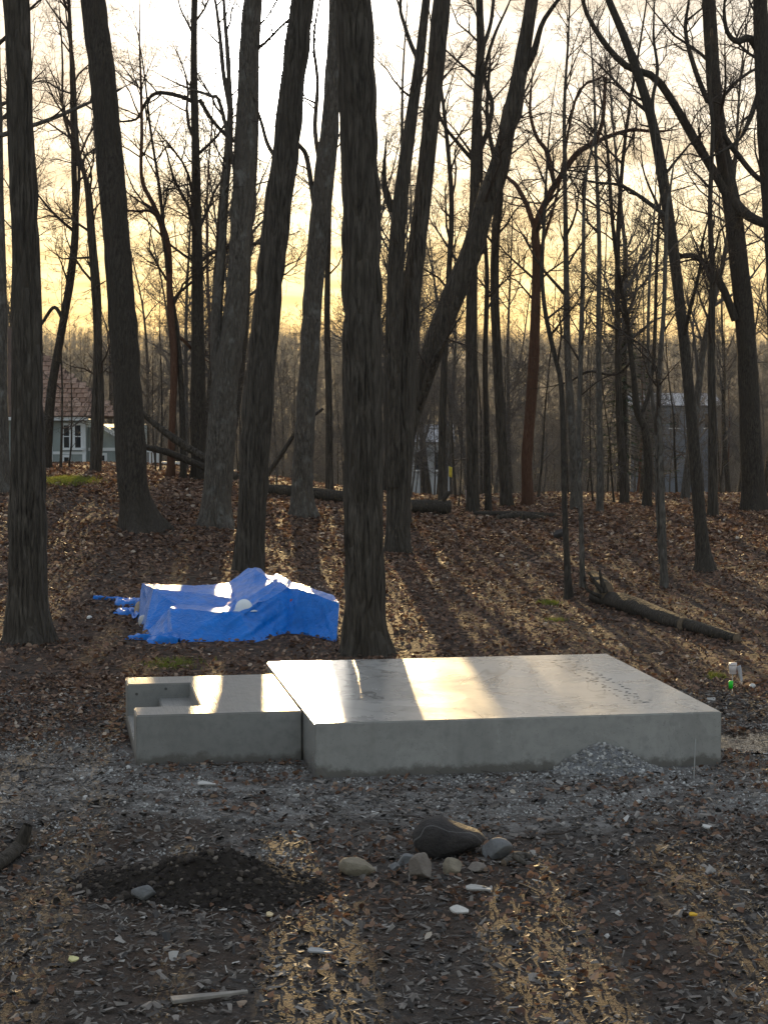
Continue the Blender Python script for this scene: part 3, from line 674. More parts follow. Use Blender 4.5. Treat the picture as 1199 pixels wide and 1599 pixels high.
protos = [wood_tree(101, 15, 0.13, 26, 3.2, BARK), wood_tree(102, 18, 0.17, 30, 3.6, BARK3), wood_tree(103, 12, 0.08, 22, 2.4, BARK2),
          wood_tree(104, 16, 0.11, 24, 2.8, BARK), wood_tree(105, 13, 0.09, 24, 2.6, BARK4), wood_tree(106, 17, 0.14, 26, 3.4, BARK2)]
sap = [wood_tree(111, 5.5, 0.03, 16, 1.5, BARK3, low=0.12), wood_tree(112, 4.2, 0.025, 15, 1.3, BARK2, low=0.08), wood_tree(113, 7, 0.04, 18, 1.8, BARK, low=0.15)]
rng = random.Random(77); placed = []; used = set()
def put(protos_, k, x, y, sc, label, cat, group):
    p = protos_[k]
    if id(p) in used: p = copy_tree(p)
    else: used.add(id(p))
    p.location = (x, y, float(terrain(x, y))); p.rotation_euler.z = rng.uniform(0, 6.28); p.scale = (sc, sc, sc * rng.uniform(0.9, 1.1))
    tag(p, label, cat, group); return p
HOUSE = (-13.5, -8.0, 70, 84)
n = 0
def in_sun_lane(x, y):                       # the gap in the woods through which the low sun reaches the clearing
    k = math.tan(-SUN_AZ) * (y - 22); return any(a - m < x + k < b + m for a, b in ((0.25, 1.35), (-1.5, -0.8)) for m in (0.25 + 1.0 * min(1, max(0, (y - 75) / 30)),)) and y < 140
while n < 136:
    if n < 36: y = 58.5 + 52 * rng.random()
    else: y = 108 + 120 * rng.random()
    x = rng.uniform(-1, 1) * (0.2 * y + 4)
    if any((x - a) ** 2 + (y - b) ** 2 < 3.0 for a, b in placed) or in_sun_lane(x, y): continue
    if -15 < x < -5.5 and 62 < y < 90: continue
    placed.append((x, y)); n += 1
    put(protos, n % 6, x, y, rng.uniform(0.75, 1.15), 'slender bare tree in the dense woods beyond the crest', 'tree', 'bare trees in the woods beyond the crest')
n = 0
while n < 5:                                 # a few closer ones behind the left slope
    y = rng.uniform(60, 84); x = rng.uniform(-6.8, -1.6)
    if any((x - a) ** 2 + (y - b) ** 2 < 1.2 for a, b in placed) or in_sun_lane(x, y): continue
    placed.append((x, y)); n += 1
    put(protos, n % 6, x, y, rng.uniform(0.8, 1.1), 'slender bare tree in the dense woods beyond the crest', 'tree', 'bare trees in the woods beyond the crest')
n = 0
while n < 110:
    y = 57.5 + 45 * rng.random() ** 1.3; x = rng.uniform(-1, 1) * (0.19 * y + 2)
    if -15 < x < -6 and 62 < y < 90: continue
    n += 1
    put(sap, n % 3, x, y, rng.uniform(0.7, 1.2), 'twiggy knee to head high sapling in the brush along the crest', 'sapling', 'saplings in the brush along the crest')

# ---- the far wood, one mass down to the ridge
def far_wood():
    rg = np.random.default_rng(9); pts = []
    y = np.concatenate([200 + 800 * rg.random(3600) ** 1.2, 950 + 720 * rg.random(4600)]); x = (rg.random(8200) * 2 - 1) * (0.23 * y + 25)
    z = terrain(x, y)
    me = bpy.data.meshes.new('far_woods'); me.vertices.add(len(x)); me.vertices.foreach_set('co', np.stack([x, y, z - 0.2], -1).astype(np.float32).ravel())
    o = bpy.data.objects.new('far_woods', me); COL.objects.link(o)
    g = bpy.data.node_groups.new('far_woods', 'GeometryNodeTree')
    g.interface.new_socket('Geometry', in_out='INPUT', socket_type='NodeSocketGeometry'); g.interface.new_socket('Geometry', in_out='OUTPUT', socket_type='NodeSocketGeometry')
    N = g.nodes.new; gi = N('NodeGroupInput'); go = N('NodeGroupOutput'); jn = N('GeometryNodeJoinGeometry')
    for p in protos[:4]:
        j = N('GeometryNodeJoinGeometry')
        for ch in p.children:
            oi = N('GeometryNodeObjectInfo'); oi.inputs['Object'].default_value = ch; oi.transform_space = 'ORIGINAL'; g.links.new(oi.outputs['Geometry'], j.inputs[0])
        ti = N('GeometryNodeGeometryToInstance'); g.links.new(j.outputs[0], ti.inputs[0]); g.links.new(ti.outputs[0], jn.inputs[0])
    ip = N('GeometryNodeInstanceOnPoints'); ip.inputs['Pick Instance'].default_value = True
    g.links.new(gi.outputs[0], ip.inputs['Points']); g.links.new(jn.outputs[0], ip.inputs['Instance'])
    rv = N('FunctionNodeRandomValue'); rv.data_type = 'FLOAT_VECTOR'; rv.inputs[0].default_value = (0, 0, 0); rv.inputs[1].default_value = (0.06, 0.06, 6.28)
    g.links.new(rv.outputs[0], ip.inputs['Rotation'])
    rs = N('FunctionNodeRandomValue'); rs.data_type = 'FLOAT'; rs.inputs[2].default_value = 0.7; rs.inputs[3].default_value = 1.15; rs.inputs['Seed'].default_value = 4
    g.links.new(rs.outputs[1], ip.inputs['Scale'])
    ri = N('FunctionNodeRandomValue'); ri.data_type = 'INT'; ri.inputs[4].default_value = 0; ri.inputs[5].default_value = 3; ri.inputs['Seed'].default_value = 8
    g.links.new(ri.outputs[2], ip.inputs['Instance Index'])
    g.links.new(ip.outputs[0], go.inputs[0])
    md = o.modifiers.new('wood', 'NODES'); md.node_group = g
    tag(o, 'grey brown mass of bare woods reaching to the far ridge', 'woods', kind='stuff')
far_wood()

# ================================================================== house on the left beyond the rise
SIDING = simple('grey_green_siding', (0.27, 0.31, 0.30), 0.7, 0.3, 0.1, 3.0)
TRIM = simple('white_trim', (0.72, 0.75, 0.76), 0.55, 0.4, 0.06, 3.0)
PANE = Mat('window_glass', 0.08, 0.6); PANE.color((0.03, 0.035, 0.04)); PANE = PANE.m
SHINGLE = simple('roof_underlay', (0.10, 0.07, 0.055), 0.9, 0.2, 0.2, 4.0)
def shingle_mat():
    M = Mat('wood_shingle', 0.72, 0.35)
    oi = M.n('ShaderNodeObjectInfo')
    c = M.ramp(oi.outputs['Random'], [(0, (0.20, 0.11, 0.075)), (0.5, (0.33, 0.20, 0.14)), (1, (0.48, 0.33, 0.25))])
    M.color(M.mix(M.rng(M.noise(M.coord('Object'), 9.0, 5, 0.6), 0.3, 0.75), c, (0.2, 0.13, 0.095))); return M.m
SHM = shingle_mat()
HD = 76.0
hz = lambda row, d=HD: at(600, row, d)[2]
hx = lambda colm, d=HD: at(colm, 600, d)[0]
house_loc = (hx(84), HD, float(terrain(hx(84), HD)))
house = empty('house', house_loc, 'grey green house with brown shingled roof behind the left trunks', 'house')
H0 = np.array(house_loc)
def hpart(name, x0, x1, z0, z1, y0, y1, mat, parent=house, bevel=0.0):
    c = np.array([(x0 + x1) / 2, (y0 + y1) / 2, (z0 + z1) / 2]) - H0
    return box_obj(name, c, (abs(x1 - x0), abs(y1 - y0), abs(z1 - z0)), mat, parent, bevel=bevel)
zb = H0[2] - 1.0; ze = hz(656)
xl, xr, xg = hx(77), hx(134), hx(205)
hpart('wall', xl - 3.0, xr, zb, ze, HD, HD + 5, SIDING)
hpart('wall', xr + 0.003, xg, zb, hz(668), HD + 0.5, HD + 5, SIDING)
for x in (xl - 0.02, hx(128)): hpart('corner_board', x, x + 0.13, zb, ze + 0.01, HD - 0.03, HD + 0.12, TRIM)
hpart('belt_board', xl + 0.12, xr, hz(705), hz(709) - 0.01, HD - 0.025, HD + 0.05, TRIM)
hpart('belt_board', xr + 0.01, xg + 0.05, hz(705), hz(700), HD + 0.46, HD + 0.55, TRIM)
hpart('fascia', xl - 3.2, xr + 0.15, ze, ze + 0.16, HD - 0.42, HD - 0.36, TRIM)
def window(x0, x1, z0, z1, y, nm=1):
    w = hpart('window', x0, x1, z0, z1, y - 0.02, y + 0.03, PANE)
    c = np.array(w.location) + H0; sx, sz = x1 - x0, z1 - z0; t = 0.09
    def fb(name, dx, dz, a, b): box_obj(name, (dx, -0.03, dz), (a, 0.06, b), TRIM, w)
    fb('frame', -sx / 2 - t / 2, 0, t, sz + 2 * t); fb('frame', sx / 2 + t / 2, 0, t, sz + 2 * t)
    fb('frame', 0, sz / 2 + t / 2, sx - 0.004, t); box_obj('sill', (0, -0.06, -sz / 2 - t / 2), (sx + 2.6 * t, 0.14, t), TRIM, w)
    for k in range(nm): box_obj('muntin', (0, -0.026, sz * ((k + 1) / (nm + 1) - 0.5)), (sx, 0.03, 0.035), TRIM, w)
window(hx(99.5), hx(108), hz(699), hz(664), HD); window(hx(99.5), hx(107), hz(735), hz(714), HD); window(hx(117), hx(126), hz(699), hz(664), HD)
window(hx(50), hx(62), hz(699), hz(664), HD); window(hx(150), hx(160), hz(730), hz(712), HD + 0.5)
# little gable over the side wing
bm = bmesh.new(); g0 = [(hx(160) - H0[0], HD + 0.45 - H0[1], hz(667) - H0[2]), (hx(215) - H0[0], HD + 0.45 - H0[1], hz(700) - H0[2])]
box_bm(bm, ((g0[0][0] + g0[1][0]) / 2, g0[0][1] - 0.3, (g0[0][2] + g0[1][2]) / 2), (1.6, 0.05, 0.16), 0, math.atan2(g0[0][2] - g0[1][2], g0[1][0] - g0[0][0]))
obj('rake_board', bm, TRIM, house)
# roof: sloping back from the eave; its right edge is a hip falling to the right
PITCH = R(41); yE = HD - 0.42; zE = ze + 0.17
roof_e = obj('roof', None, None, house); bpy.data.objects.remove(roof_e)
def on_roof(px, py):
    r = ray(px, py); n_ = np.array([0, -math.sin(PITCH), math.cos(PITCH)]); p0 = np.array([0, yE, zE])
    t = np.dot(n_, p0 - np.array([0, 0, EYE])) / np.dot(n_, r); return np.array([0, 0, EYE]) + r * t
rA, rB = on_roof(70, 552), on_roof(186, 640)
def s_of(p): return (p[2] - zE) / math.sin(PITCH)
sA, sB = s_of(rA), s_of(rB)
smax = 5.2; hipx = lambda s: rA[0] + (rB[0] - rA[0]) * (s - sA) / (sB - sA)
def rp(x, s): return np.array([x, yE + s * math.cos(PITCH), zE + s * math.sin(PITCH)]) - H0
xL = xl - 3.4
bm = bmesh.new()
cor = [rp(xL, -0.02), rp(hipx(0) , -0.02), rp(hipx(smax), smax), rp(xL, smax)]
vs = [bm.verts.new(c) for c in cor]; top = bm.faces.new(vs)
ex_ = bmesh.ops.extrude_face_region(bm, geom=[top]); bmesh.ops.translate(bm, verts=[g for g in ex_['geom'] if isinstance(g, bmesh.types.BMVert)], vec=(0, 0.05, -0.10))
bmesh.ops.recalc_face_normals(bm, faces=bm.faces)
roof = obj('roof', bm, SHINGLE, house)
bm = bmesh.new(); bk = [rp(hipx(0), 0) + np.array([-0.06, 0.06, -0.12]), rp(hipx(smax), smax) + np.array([-0.06, 0.06, -0.12]), rp(hipx(smax), smax) + np.array([-0.06, 0.06, -0.12 - smax * math.sin(PITCH)])]
bm.faces.new([bm.verts.new(c) for c in bk]); e2 = bmesh.ops.extrude_face_region(bm, geom=list(bm.faces)); bmesh.ops.translate(bm, verts=[g for g in e2['geom'] if isinstance(g, bmesh.types.BMVert)], vec=(-0.12, -0.02, 0))
bmesh.ops.recalc_face_normals(bm, faces=bm.faces); obj('gable_wall', bm, SIDING, house)
bm = bmesh.new(); box_bm(bm, (0, 0, 0), (0.255, 0.36, 0.035), bevel=0.006); shm = bpy.data.meshes.new('shingle'); bm.to_mesh(shm); bm.free(); shm.materials.append(SHM)
rs = random.Random(3); ns = 0
for row in range(17):
    s = 0.1 + row * 0.255; x = hipx(s + 0.1) - 0.10 - (0.13 if row % 2 else 0)
    while x > hx(60) - 0.4 and ns < 290:
        p = rp(x, s) + np.array([0, -math.sin(PITCH), math.cos(PITCH)]) * (0.035 + rs.uniform(-0.004, 0.012))
        o = obj('shingle', shm, None, roof, p); o.rotation_euler = (PITCH - 0.10 + rs.uniform(-.03, .03), rs.uniform(-.03, .03), rs.uniform(-.03, .03)); o.scale = (rs.uniform(0.85, 1.03), 1, rs.uniform(0.8, 1.3)); ns += 1
        x -= 0.262
# white deck with its rail right of the house
DK = 71.0; dx0, dx1 = at(222, 720, DK)[0], at(306, 720, DK)[0]; dz = lambda row: at(600, row, DK)[2]
deck = empty('deck_railing', (dx0, DK, float(terrain(dx0, DK))), 'white wooden deck railing right of the grey green house', 'railing'); D0 = np.array(deck.location)
def dpart(name, x0, x1, z0, z1, y0, y1):
    return box_obj(name, np.array([(x0 + x1) / 2, (y0 + y1) / 2, (z0 + z1) / 2]) - D0, (x1 - x0, y1 - y0, z1 - z0), TRIM, deck)
dmid = at(248, 720, DK)[0]
dpart('top_rail', dx0 - 0.4, dmid, dz(706), dz(702), DK - 0.06, DK + 0.06); dpart('bottom_rail', dx0 - 0.4, dmid, dz(736), dz(732), DK - 0.04, DK + 0.04)
x = dx0 - 0.38
while x < dmid - 0.05: dpart('baluster', x, x + 0.07, dz(732), dz(706), DK - 0.03, DK + 0.03); x += 0.125
dpart('top_rail', dmid + 0.004, dx1 + 0.2, dz(727), dz(723), DK + 0.94, DK + 1.06); dpart('bottom_rail', dmid + 0.004, dx1 + 0.2, dz(748), dz(744), DK + 0.96, DK + 1.04)
x = dmid + 0.05
while x < dx1 + 0.1: dpart('baluster', x, x + 0.06, dz(744), dz(727), DK + 0.97, DK + 1.03); x += 0.13
for xx in (dx0 - 0.5, dmid - 0.1, dx1 + 0.2): dpart('post', xx, xx + 0.1, D0[2] - 1.2, dz(700) if xx < dmid - 0.05 else dz(720), DK + 0.07, DK + 0.17)

# ---- far buildings glimpsed between the stems
def far_building(name, label, pxa, pxb, row_eave, row_foot, d, wall, roofm, rise, nwin):
    a, b = at(pxa, row_eave, d), at(pxb, row_eave, d); zf = at(600, row_foot, d)[2]
    g = float(terrain((a[0] + b[0]) / 2, d)); w = b[0] - a[0]; dep = 7.0
    root = empty(name, ((a[0] + b[0]) / 2, d, g), label, 'building'); zt = a[2] - g
    box_obj('wall', (0, dep / 2, (zt - 0.5) / 2), (w, dep, zt + 0.5), wall, root)
    bm = bmesh.new(); h = rise; e_ = 0.35
    vv = [bm.verts.new(c) for c in ((-w/2-e_, -e_, zt), (w/2+e_, -e_, zt), (w/2+e_, dep+e_, zt), (-w/2-e_, dep+e_, zt), (-w/2-e_, dep/2, zt+h), (w/2+e_, dep/2, zt+h))]
    for f in ((0,1,5,4), (2,3,4,5), (1,2,5), (3,0,4), (3,2,1,0)): bm.faces.new([vv[i] for i in f])
    bmesh.ops.recalc_face_normals(bm, faces=bm.faces); obj('roof', bm, roofm, root)
    for k in range(nwin):
        wx = -w/2 + w * (k + 0.5) / nwin
        win = box_obj('window', (wx, -0.02, zt - 1.3), (min(0.9, w / nwin * 0.5), 0.06, 1.2), PANE, root)
        box_obj('sill', (0, -0.06, -0.66), (min(0.9, w / nwin * 0.5) + 0.2, 0.12, 0.1), TRIM, win)
    return root
TIN = simple('pale_tin_roof', (0.24, 0.25, 0.27), 0.4, 0.5, 0.08, 1.0); BLUEG = simple('blue_grey_wall', (0.15, 0.17, 0.20), 0.7, 0.3, 0.1, 0.5)
WH = simple('white_clapboard', (0.36, 0.38, 0.39), 0.7, 0.3, 0.08, 1.0)
far_building('far_building', 'long blue grey building with pale roof edge glimpsed through the right woods', 985, 1120, 633, 720, 175, BLUEG, TIN, 1.0, 5)
far_building('far_building', 'small white house glimpsed low between stems right of the leaning trunk', 640, 702, 690, 770, 140, WH, TIN, 1.1, 2)

# ---- evergreen
def evergreen(px, row, d, h, label):
    p = at(px, row, d); g = (p[0], d, float(terrain(p[0], d))); root = empty('spruce_tree', g, label, 'tree')
    me, o = trunk_mesh('trunk', [(0, 0, -0.3, 0.16), (0, 0, h * .5, 0.09), (0.05, 0, h, 0.015)], 9, 12, 5, 0, 0.3, 0); obj('trunk', me, BARK3, root)
    rg = random.Random(8); polys = []; V = []; T = []
    for k in range(150):
        z = h * (0.10 + 0.88 * (k / 150)); L = (h - z) * 0.24 + 0.15; a = k * 2.4 + rg.uniform(-.3, .3); L *= rg.uniform(0.7, 1.15)
        dx, dy = math.cos(a), math.sin(a); pts = [(dx * L * t, dy * L * t, z - 0.35 * L * t + 0.22 * L * t * t) for t in (0, .35, .7, 1)]
        polys.append((pts, [0.014, 0.01, 0.007, 0.004]))
        for q in range(26):
            t = rg.uniform(0.12, 1); c = np.array([dx * L * t, dy * L * t, z - 0.35 * L * t + 0.22 * L * t * t]); w = 0.30 * (1 - 0.45 * t)
            u = np.array([dx, dy, 0]) * rg.uniform(0.3, 1) + np.array([-dy, dx, 0]) * rg.uniform(-1, 1) + np.array([0, 0, rg.uniform(-.5, .1)])
            u = u / np.linalg.norm(u); s_ = np.cross(u, [0, 0, 1.0]) * 0.035; i = len(V)
            V += [c - s_, c + s_, c + u * w * rg.uniform(.6, 1.2)]; T.append((i, i + 1, i + 2))
    v, f = tubes(polys, lambda r: 3); obj('branches', mesh_np('branches', v, f), BARK3, root)
    ND = island_mat('spruce_needles', [(0, (0.022, 0.04, 0.018)), (0.6, (0.04, 0.065, 0.03)), (1, (0.075, 0.095, 0.045))], 0.7, 0.3, 0.15)
    obj('needles', mesh_np('needles', V, T, False), ND, root)
evergreen(972, 790, 72, 9.0, 'dim green spruce standing among the grey stems at right')

# ================================================================== logs and limbs on the ground
def log(name, label, pts, bark=BARK, seed=1, d=None, lift=0.0, cat='log', stubs=(), grd=True, group=None, ends=None, sides=18, rough=0.02):
    """pts: (column, row of the underside, width)"""
    W_ = []
    for (px, row, w) in pts:
        if d is None: g = ground_hit(px, row); q = g + np.array([0, 0, 0.5 * w * g[1] / FPX * 0.75 + lift])
        else: q = at(px, row - w / 2, d); g = q
        W_.append((q[0], q[1], q[2], 0.5 * w * g[1] / FPX))
    W_ = np.array(W_); base = W_[0, :3].copy(); base[2] -= W_[0, 3]
    root = empty(name, base, label, cat, group)
    W_[:, :3] -= base
    me, o = trunk_mesh('log_body', [tuple(r) for r in W_], sides, 40, seed, 0, 0.4, rough); b = obj('log_body', me, bark, root)
    for i, nm in ((0, 0), (len(o) - 1, -1)):      # sawn or broken ends
        bm = bmesh.new(); bm.from_mesh(me); bm.verts.ensure_lookup_table()
        ring = [bm.verts[(i if i == 0 else len(o) - 1) * sides + j].co.copy() for j in range(sides)]; bm.free()
        eb = bmesh.new(); c = sum(ring, Vector()) / sides; vv = [eb.verts.new(r) for r in ring]; cv = eb.verts.new(c + (c - Vector(o[len(o)//2, :3])).normalized() * 0.01)
        for j in range(sides): eb.faces.new([vv[j], vv[(j + 1) % sides], cv])
        obj('log_end', eb, ends or CUT, b)
    for st in stubs:
        sp = []
        for (px, row, w) in st: q = at(px, row, base[1] if d is None else d) - base; sp.append((q[0], q[1], q[2], 0.5 * w * base[1] / FPX))
        m2, _ = trunk_mesh('stub', sp, 9, 14, seed + 3, 0, 0.4, 0.01); obj('stub', m2, bark, root)
    return root
CUT = simple('old_cut_wood', (0.16, 0.12, 0.085), 0.8, 0.2, 0.3, 30, 0.005); ORANGE = simple('fresh_cut_wood', (0.46, 0.20, 0.07), 0.7, 0.2, 0.25, 40, 0.004)
log('fallen_log', 'thick dark fallen log with splintered root end behind the platform at right', [(930, 940, 22), (975, 953, 29), (1030, 972, 28), (1066, 983, 22)], BARK3, 51, stubs=([(1052, 965, 9), (1045, 958, 8), (1060, 955, 6)], [(1040, 975, 10), (1026, 981, 8), (1015, 984, 5)]))
log('fallen_log', 'thinner dark log lying past the right tip of the thick fallen log', [(1070, 982, 20), (1105, 993, 21), (1150, 1003, 16)], BARK3, 52)
log('rotten_stump', 'dark splintered root mass at the left end of the thick fallen log', [(944, 948, 26), (934, 928, 20), (924, 916, 12)], BARK3, 54, lift=0.18, cat='stump',
    stubs=([(940, 925, 8), (926, 905, 6), (918, 893, 3)], [(945, 925, 9), (938, 903, 6), (936, 890, 3)], [(938, 932, 7), (918, 922, 5), (912, 910, 3)]))
log('fallen_log', 'dark log lying on the crest between the pale trunk and centre trunk', [(405, 770, 18), (470, 778, 22), (545, 786, 22)], BARK3, 55)
log('fallen_log', 'thick dark log lying on the crest right of the forked trunk', [(636, 799, 22), (670, 801, 24), (704, 804, 26)], BARK3, 56, stubs=([(690, 782, 10), (698, 772, 8), (703, 768, 4)],))
log('fallen_branch', 'thin branch lying along the crest at right of centre', [(742, 806, 9), (800, 807, 11), (868, 808, 8)], BARK3, 57, cat='branch')
log('fallen_branch', 'short thick branch lying below the crooked red brown tree', [(775, 812, 8), (812, 810, 13), (850, 812, 7)], BARK, 58, cat='branch')
log('leaning_limb', 'broken limb slanting down from upper left onto the pale trunk', [(218, 645, 8), (258, 680, 11), (305, 712, 12), (372, 752, 12)], BARK, 59, d=54.5, cat='branch')
log('leaning_limb', 'lower broken limb slanting down beside the white deck', [(214, 700, 9), (262, 712, 11), (312, 732, 11), (350, 748, 10)], BARK3, 60, d=55.5, cat='branch')
log('leaning_limb', 'thin bare limb propped up right of the sunlit trunk', [(418, 745, 8), (440, 712, 7), (470, 668, 6), (505, 640, 4)], BARK3, 61, d=53.0, cat='branch')
log('fallen_branch', 'stout bent branch lying at the left picture edge in the foreground', [(-25, 1372, 24), (8, 1350, 24), (30, 1330, 24), (40, 1312, 22)], BARK3, 62, cat='branch', stubs=([(34, 1315, 22), (40, 1300, 19), (44, 1288, 15)],))

# ================================================================== tarp, hard hat and bags
def tarp_mat():
    M = Mat('blue_tarpaulin', 0.28, 0.3); v = M.coord('Object')
    n1 = M.noise(v, 5.0, 5, 0.6, 0.5)
    M.color(M.mix(M.rng(n1, 0.3, 0.7), (0.0, 0.13, 0.50), (0.001, 0.20, 0.72)))
    wv = M.noise(M.coord('Object', (1.0, 1.0, 0.35)), 16.0, 4, 0.6, 1.2)
    M.bump(M.math('ADD', wv, M.math('MULTIPLY', n1, 1.0)), 0.03, 0.8)
    return M.m
TARP = tarp_mat()
tv = dict(K1=(222, 911, 32.3), K2=(305, 914, 32.3), K3=(357, 910, 32.3), U1=(240, 918, 31.0), U2=(300, 925, 31.0), U3=(368, 934, 31.0), V1=(276, 944, 30.45), V2=(335, 946, 30.45), V3=(370, 949, 30.45),
          L1=(266, 949, 29.85), L3=(345, 955, 29.75), L4=(374, 957, 29.75), R0=(388, 889, 32.4), Rm=(424, 902, 31.4), Ra=(450, 917, 30.65), Rb=(470, 920, 30.45), R2=(530, 942, 29.95), R3=(521, 930, 30.7), Rc=(403, 889, 32.8), Q=(462, 909, 31.6), S1=(414, 938, 30.25),
          U1b=(254, 930, 30.7))
gv = dict(A=(214, 968), B=(224, 987), G2=(272, 1004), G3=(345, 1003), G4=(400, 1004), G5=(450, 989), G6=(472, 991), G7=(525, 1003))
T = {k: at(*v) for k, v in tv.items()}
T.update({k: ground_hit(*v) + np.array([0, 0, -0.05]) for k, v in gv.items()})
for k, src, dd in (('b1', 'K1', .25), ('b2', 'K2', .3), ('b3', 'K3', .3), ('b4', 'Rc', .3), ('b5', 'Q', .35), ('b6', 'R3', .25)):
    p = T[src] + np.array([0, dd, 0]); p[2] = float(terrain(p[0], p[1])); T[k] = p
FACES = ['A B U1 K1', 'B V1 U1b U1', 'B G2 L1 V1', 'U1 U2 K2 K1', 'U2 U3 K3 K2', 'V1 V2 U2 U1b', 'U1b U2 U1', 'V2 V3 U3 U2', 'L1 L3 V2 V1', 'L3 L4 V3 V2', 'G2 G3 L3 L1', 'G3 G4 L4 L3', 'K3 U3 Rm R0', 'U3 V3 S1 Rm', 'V3 L4 S1', 'Rm S1 Ra',
         'G4 G5 S1 L4', 'G5 Ra S1', 'G5 G6 Rb Ra', 'G6 G7 R2 Rb', 'R0 Rm Q Rc', 'Rm Ra Rb Q', 'Rb R2 R3 Q', 'b1 A K1', 'b1 K1 K2 b2', 'b2 K2 K3 b3', 'b3 K3 R0', 'b3 R0 Rc b4', 'b4 Rc Q b5', 'b5 Q R3 b6', 'b6 R3 R2 G7']
T0 = ground_hit(370, 990)
bm = bmesh.new(); vb = {k: bm.verts.new(v - T0) for k, v in T.items()}
for f in FACES: bm.faces.new([vb[k] for k in f.split()])
bmesh.ops.recalc_face_normals(bm, faces=bm.faces)
bmesh.ops.triangulate(bm, faces=bm.faces)
for e_ in bm.edges:
    if len(e_.link_faces) == 2 and e_.calc_face_angle(0) > 0.45: e_.smooth = False
for cuts in (1, 1): bmesh.ops.subdivide_edges(bm, edges=bm.edges, cuts=1, use_grid_fill=True)
for _ in range(3): bmesh.ops.subdivide_edges(bm, edges=bm.edges, cuts=1, use_grid_fill=True)
bm.normal_update()
co = np.array([v.co for v in bm.verts]); nn = np.array([v.normal for v in bm.verts])
def ridge(a): return 1 - np.abs(2 * a)
fold = 0.018 * (ridge(fbm(co[:, 0] * 3.3 + co[:, 2] * 1.4, co[:, 1] * 0.8, co[:, 2] * 0.8, 2, 5)) - 0.75)
sl_m = np.exp(-(((co[:, 0] - (T['Rm'] - T0)[0] + 0.15) / 0.42) ** 2))
diag = 0.15 * sl_m * (ridge(fbm((co[:, 0] + co[:, 2] * 0.9 + co[:, 1]*0.5) * 0.5, (co[:, 2] - co[:, 0] * 0.6) * 7.0, 0, 2, 6)) - 0.7)
vert = 0.018 * (np.abs(fbm(co[:, 0] * 7.0 + co[:, 2] * 2.0, co[:, 2] * 0.9, co[:, 1], 3, 7)) * 3 - 0.4)
crump = 0.008 * fbm(co[:, 0] * 14, co[:, 1] * 14, co[:, 2] * 14, 2, 8)
sag = -0.03 * np.exp(-((co[:, 2] - 0.3) / 0.12) ** 2)
dsp = ((fold + diag + vert + crump) * np.clip(co[:, 2] / 0.06, 0, 1))[:, None] * nn
low = np.clip(1 - co[:, 2] / 0.10, 0, 1)[:, None]
flr = low * np.stack([0.06 * fbm(co[:, 0] * 6, co[:, 1] * 6, 0, 2, 9), 0.08 * fbm(co[:, 0] * 5 + 7, co[:, 1] * 5, 0, 2, 10) - 0.03, 0 * co[:, 0]], -1)
for v, a, b in zip(bm.verts, dsp, flr): v.co += Vector(a + b)
smooth_bm(bm)
tarp = empty('blue_tarp', T0, 'bright blue tarp draped over a pile behind the stair block', 'tarp')
obj('sheet', bm, TARP, tarp)
def crumple(name, pts, width, hgt, seed, parent, mat, off):
    P_ = np.array(pts); n = 60; m = 22
    o = resample([(p[0], p[1], p[2], 1.0) for p in P_], n)[:, :3]
    t = np.linspace(0, 1, n)[:, None]; u = np.linspace(-1, 1, m)[None, :]
    dx = np.gradient(o, axis=0); dx /= np.linalg.norm(dx, axis=1, keepdims=True); sd = np.stack([-dx[:, 1], dx[:, 0], 0 * dx[:, 0]], -1)
    w = width * (0.55 + 0.45 * np.sin(t * 9 + seed)) * (0.6 + 0.4 * np.sin(np.clip(t, 0.03, 0.97) * PI))
    V = o[:, None, :] + sd[:, None, :] * (u * w)[:, :, None]
    X_, Y_ = V[:, :, 0], V[:, :, 1]
    pl = np.abs(np.sin(u * 5.0 + 5 * fbm(X_ * 3 + seed, Y_ * 3, 0, 2, seed) + t * 3))
    V[:, :, 2] += 0.015 - 0.08 * u**8 + hgt * (0.2 + 0.8 * pl * (0.6 + fbm(X_ * 9, Y_ * 9, 0, 2, seed + 1))) * (0.35 + 0.65 * t)
    V[:, :, 0] += 0.10 * fbm(X_ * 4, Y_ * 4, 3.3, 2, seed + 2); V[:, :, 1] += 0.10 * fbm(X_ * 4, Y_ * 4, 7.7, 2, seed + 3)
    i = np.arange(n - 1)[:, None] * m; j = np.arange(m - 1)[None, :]
    q = np.stack([i + j, i + j + 1, i + m + j + 1, i + m + j], -1).reshape(-1, 4)
    return obj(name, mesh_np(name, V - off, q), mat, parent)
gh = lambda a, b: ground_hit(a, b)
crumple('loose_end', [gh(150, 934), gh(175, 938), gh(200, 942), gh(224, 950)], 0.26, 0.15, 3, tarp, TARP, T0)
crumple('loose_end', [gh(190, 952), gh(205, 960), gh(224, 968)], 0.24, 0.14, 5, tarp, TARP, T0)
crumple('loose_end', [gh(214, 996), gh(240, 1000), gh(280, 1005)], 0.34, 0.16, 8, tarp, TARP, T0)
RED = simple('red_print', (0.5, 0.05, 0.03), 0.5); p = at(456, 938, 30.45) - T0
o = box_obj('red_mark', p, (0.05, 0.012, 0.045), RED, tarp, 0.1)
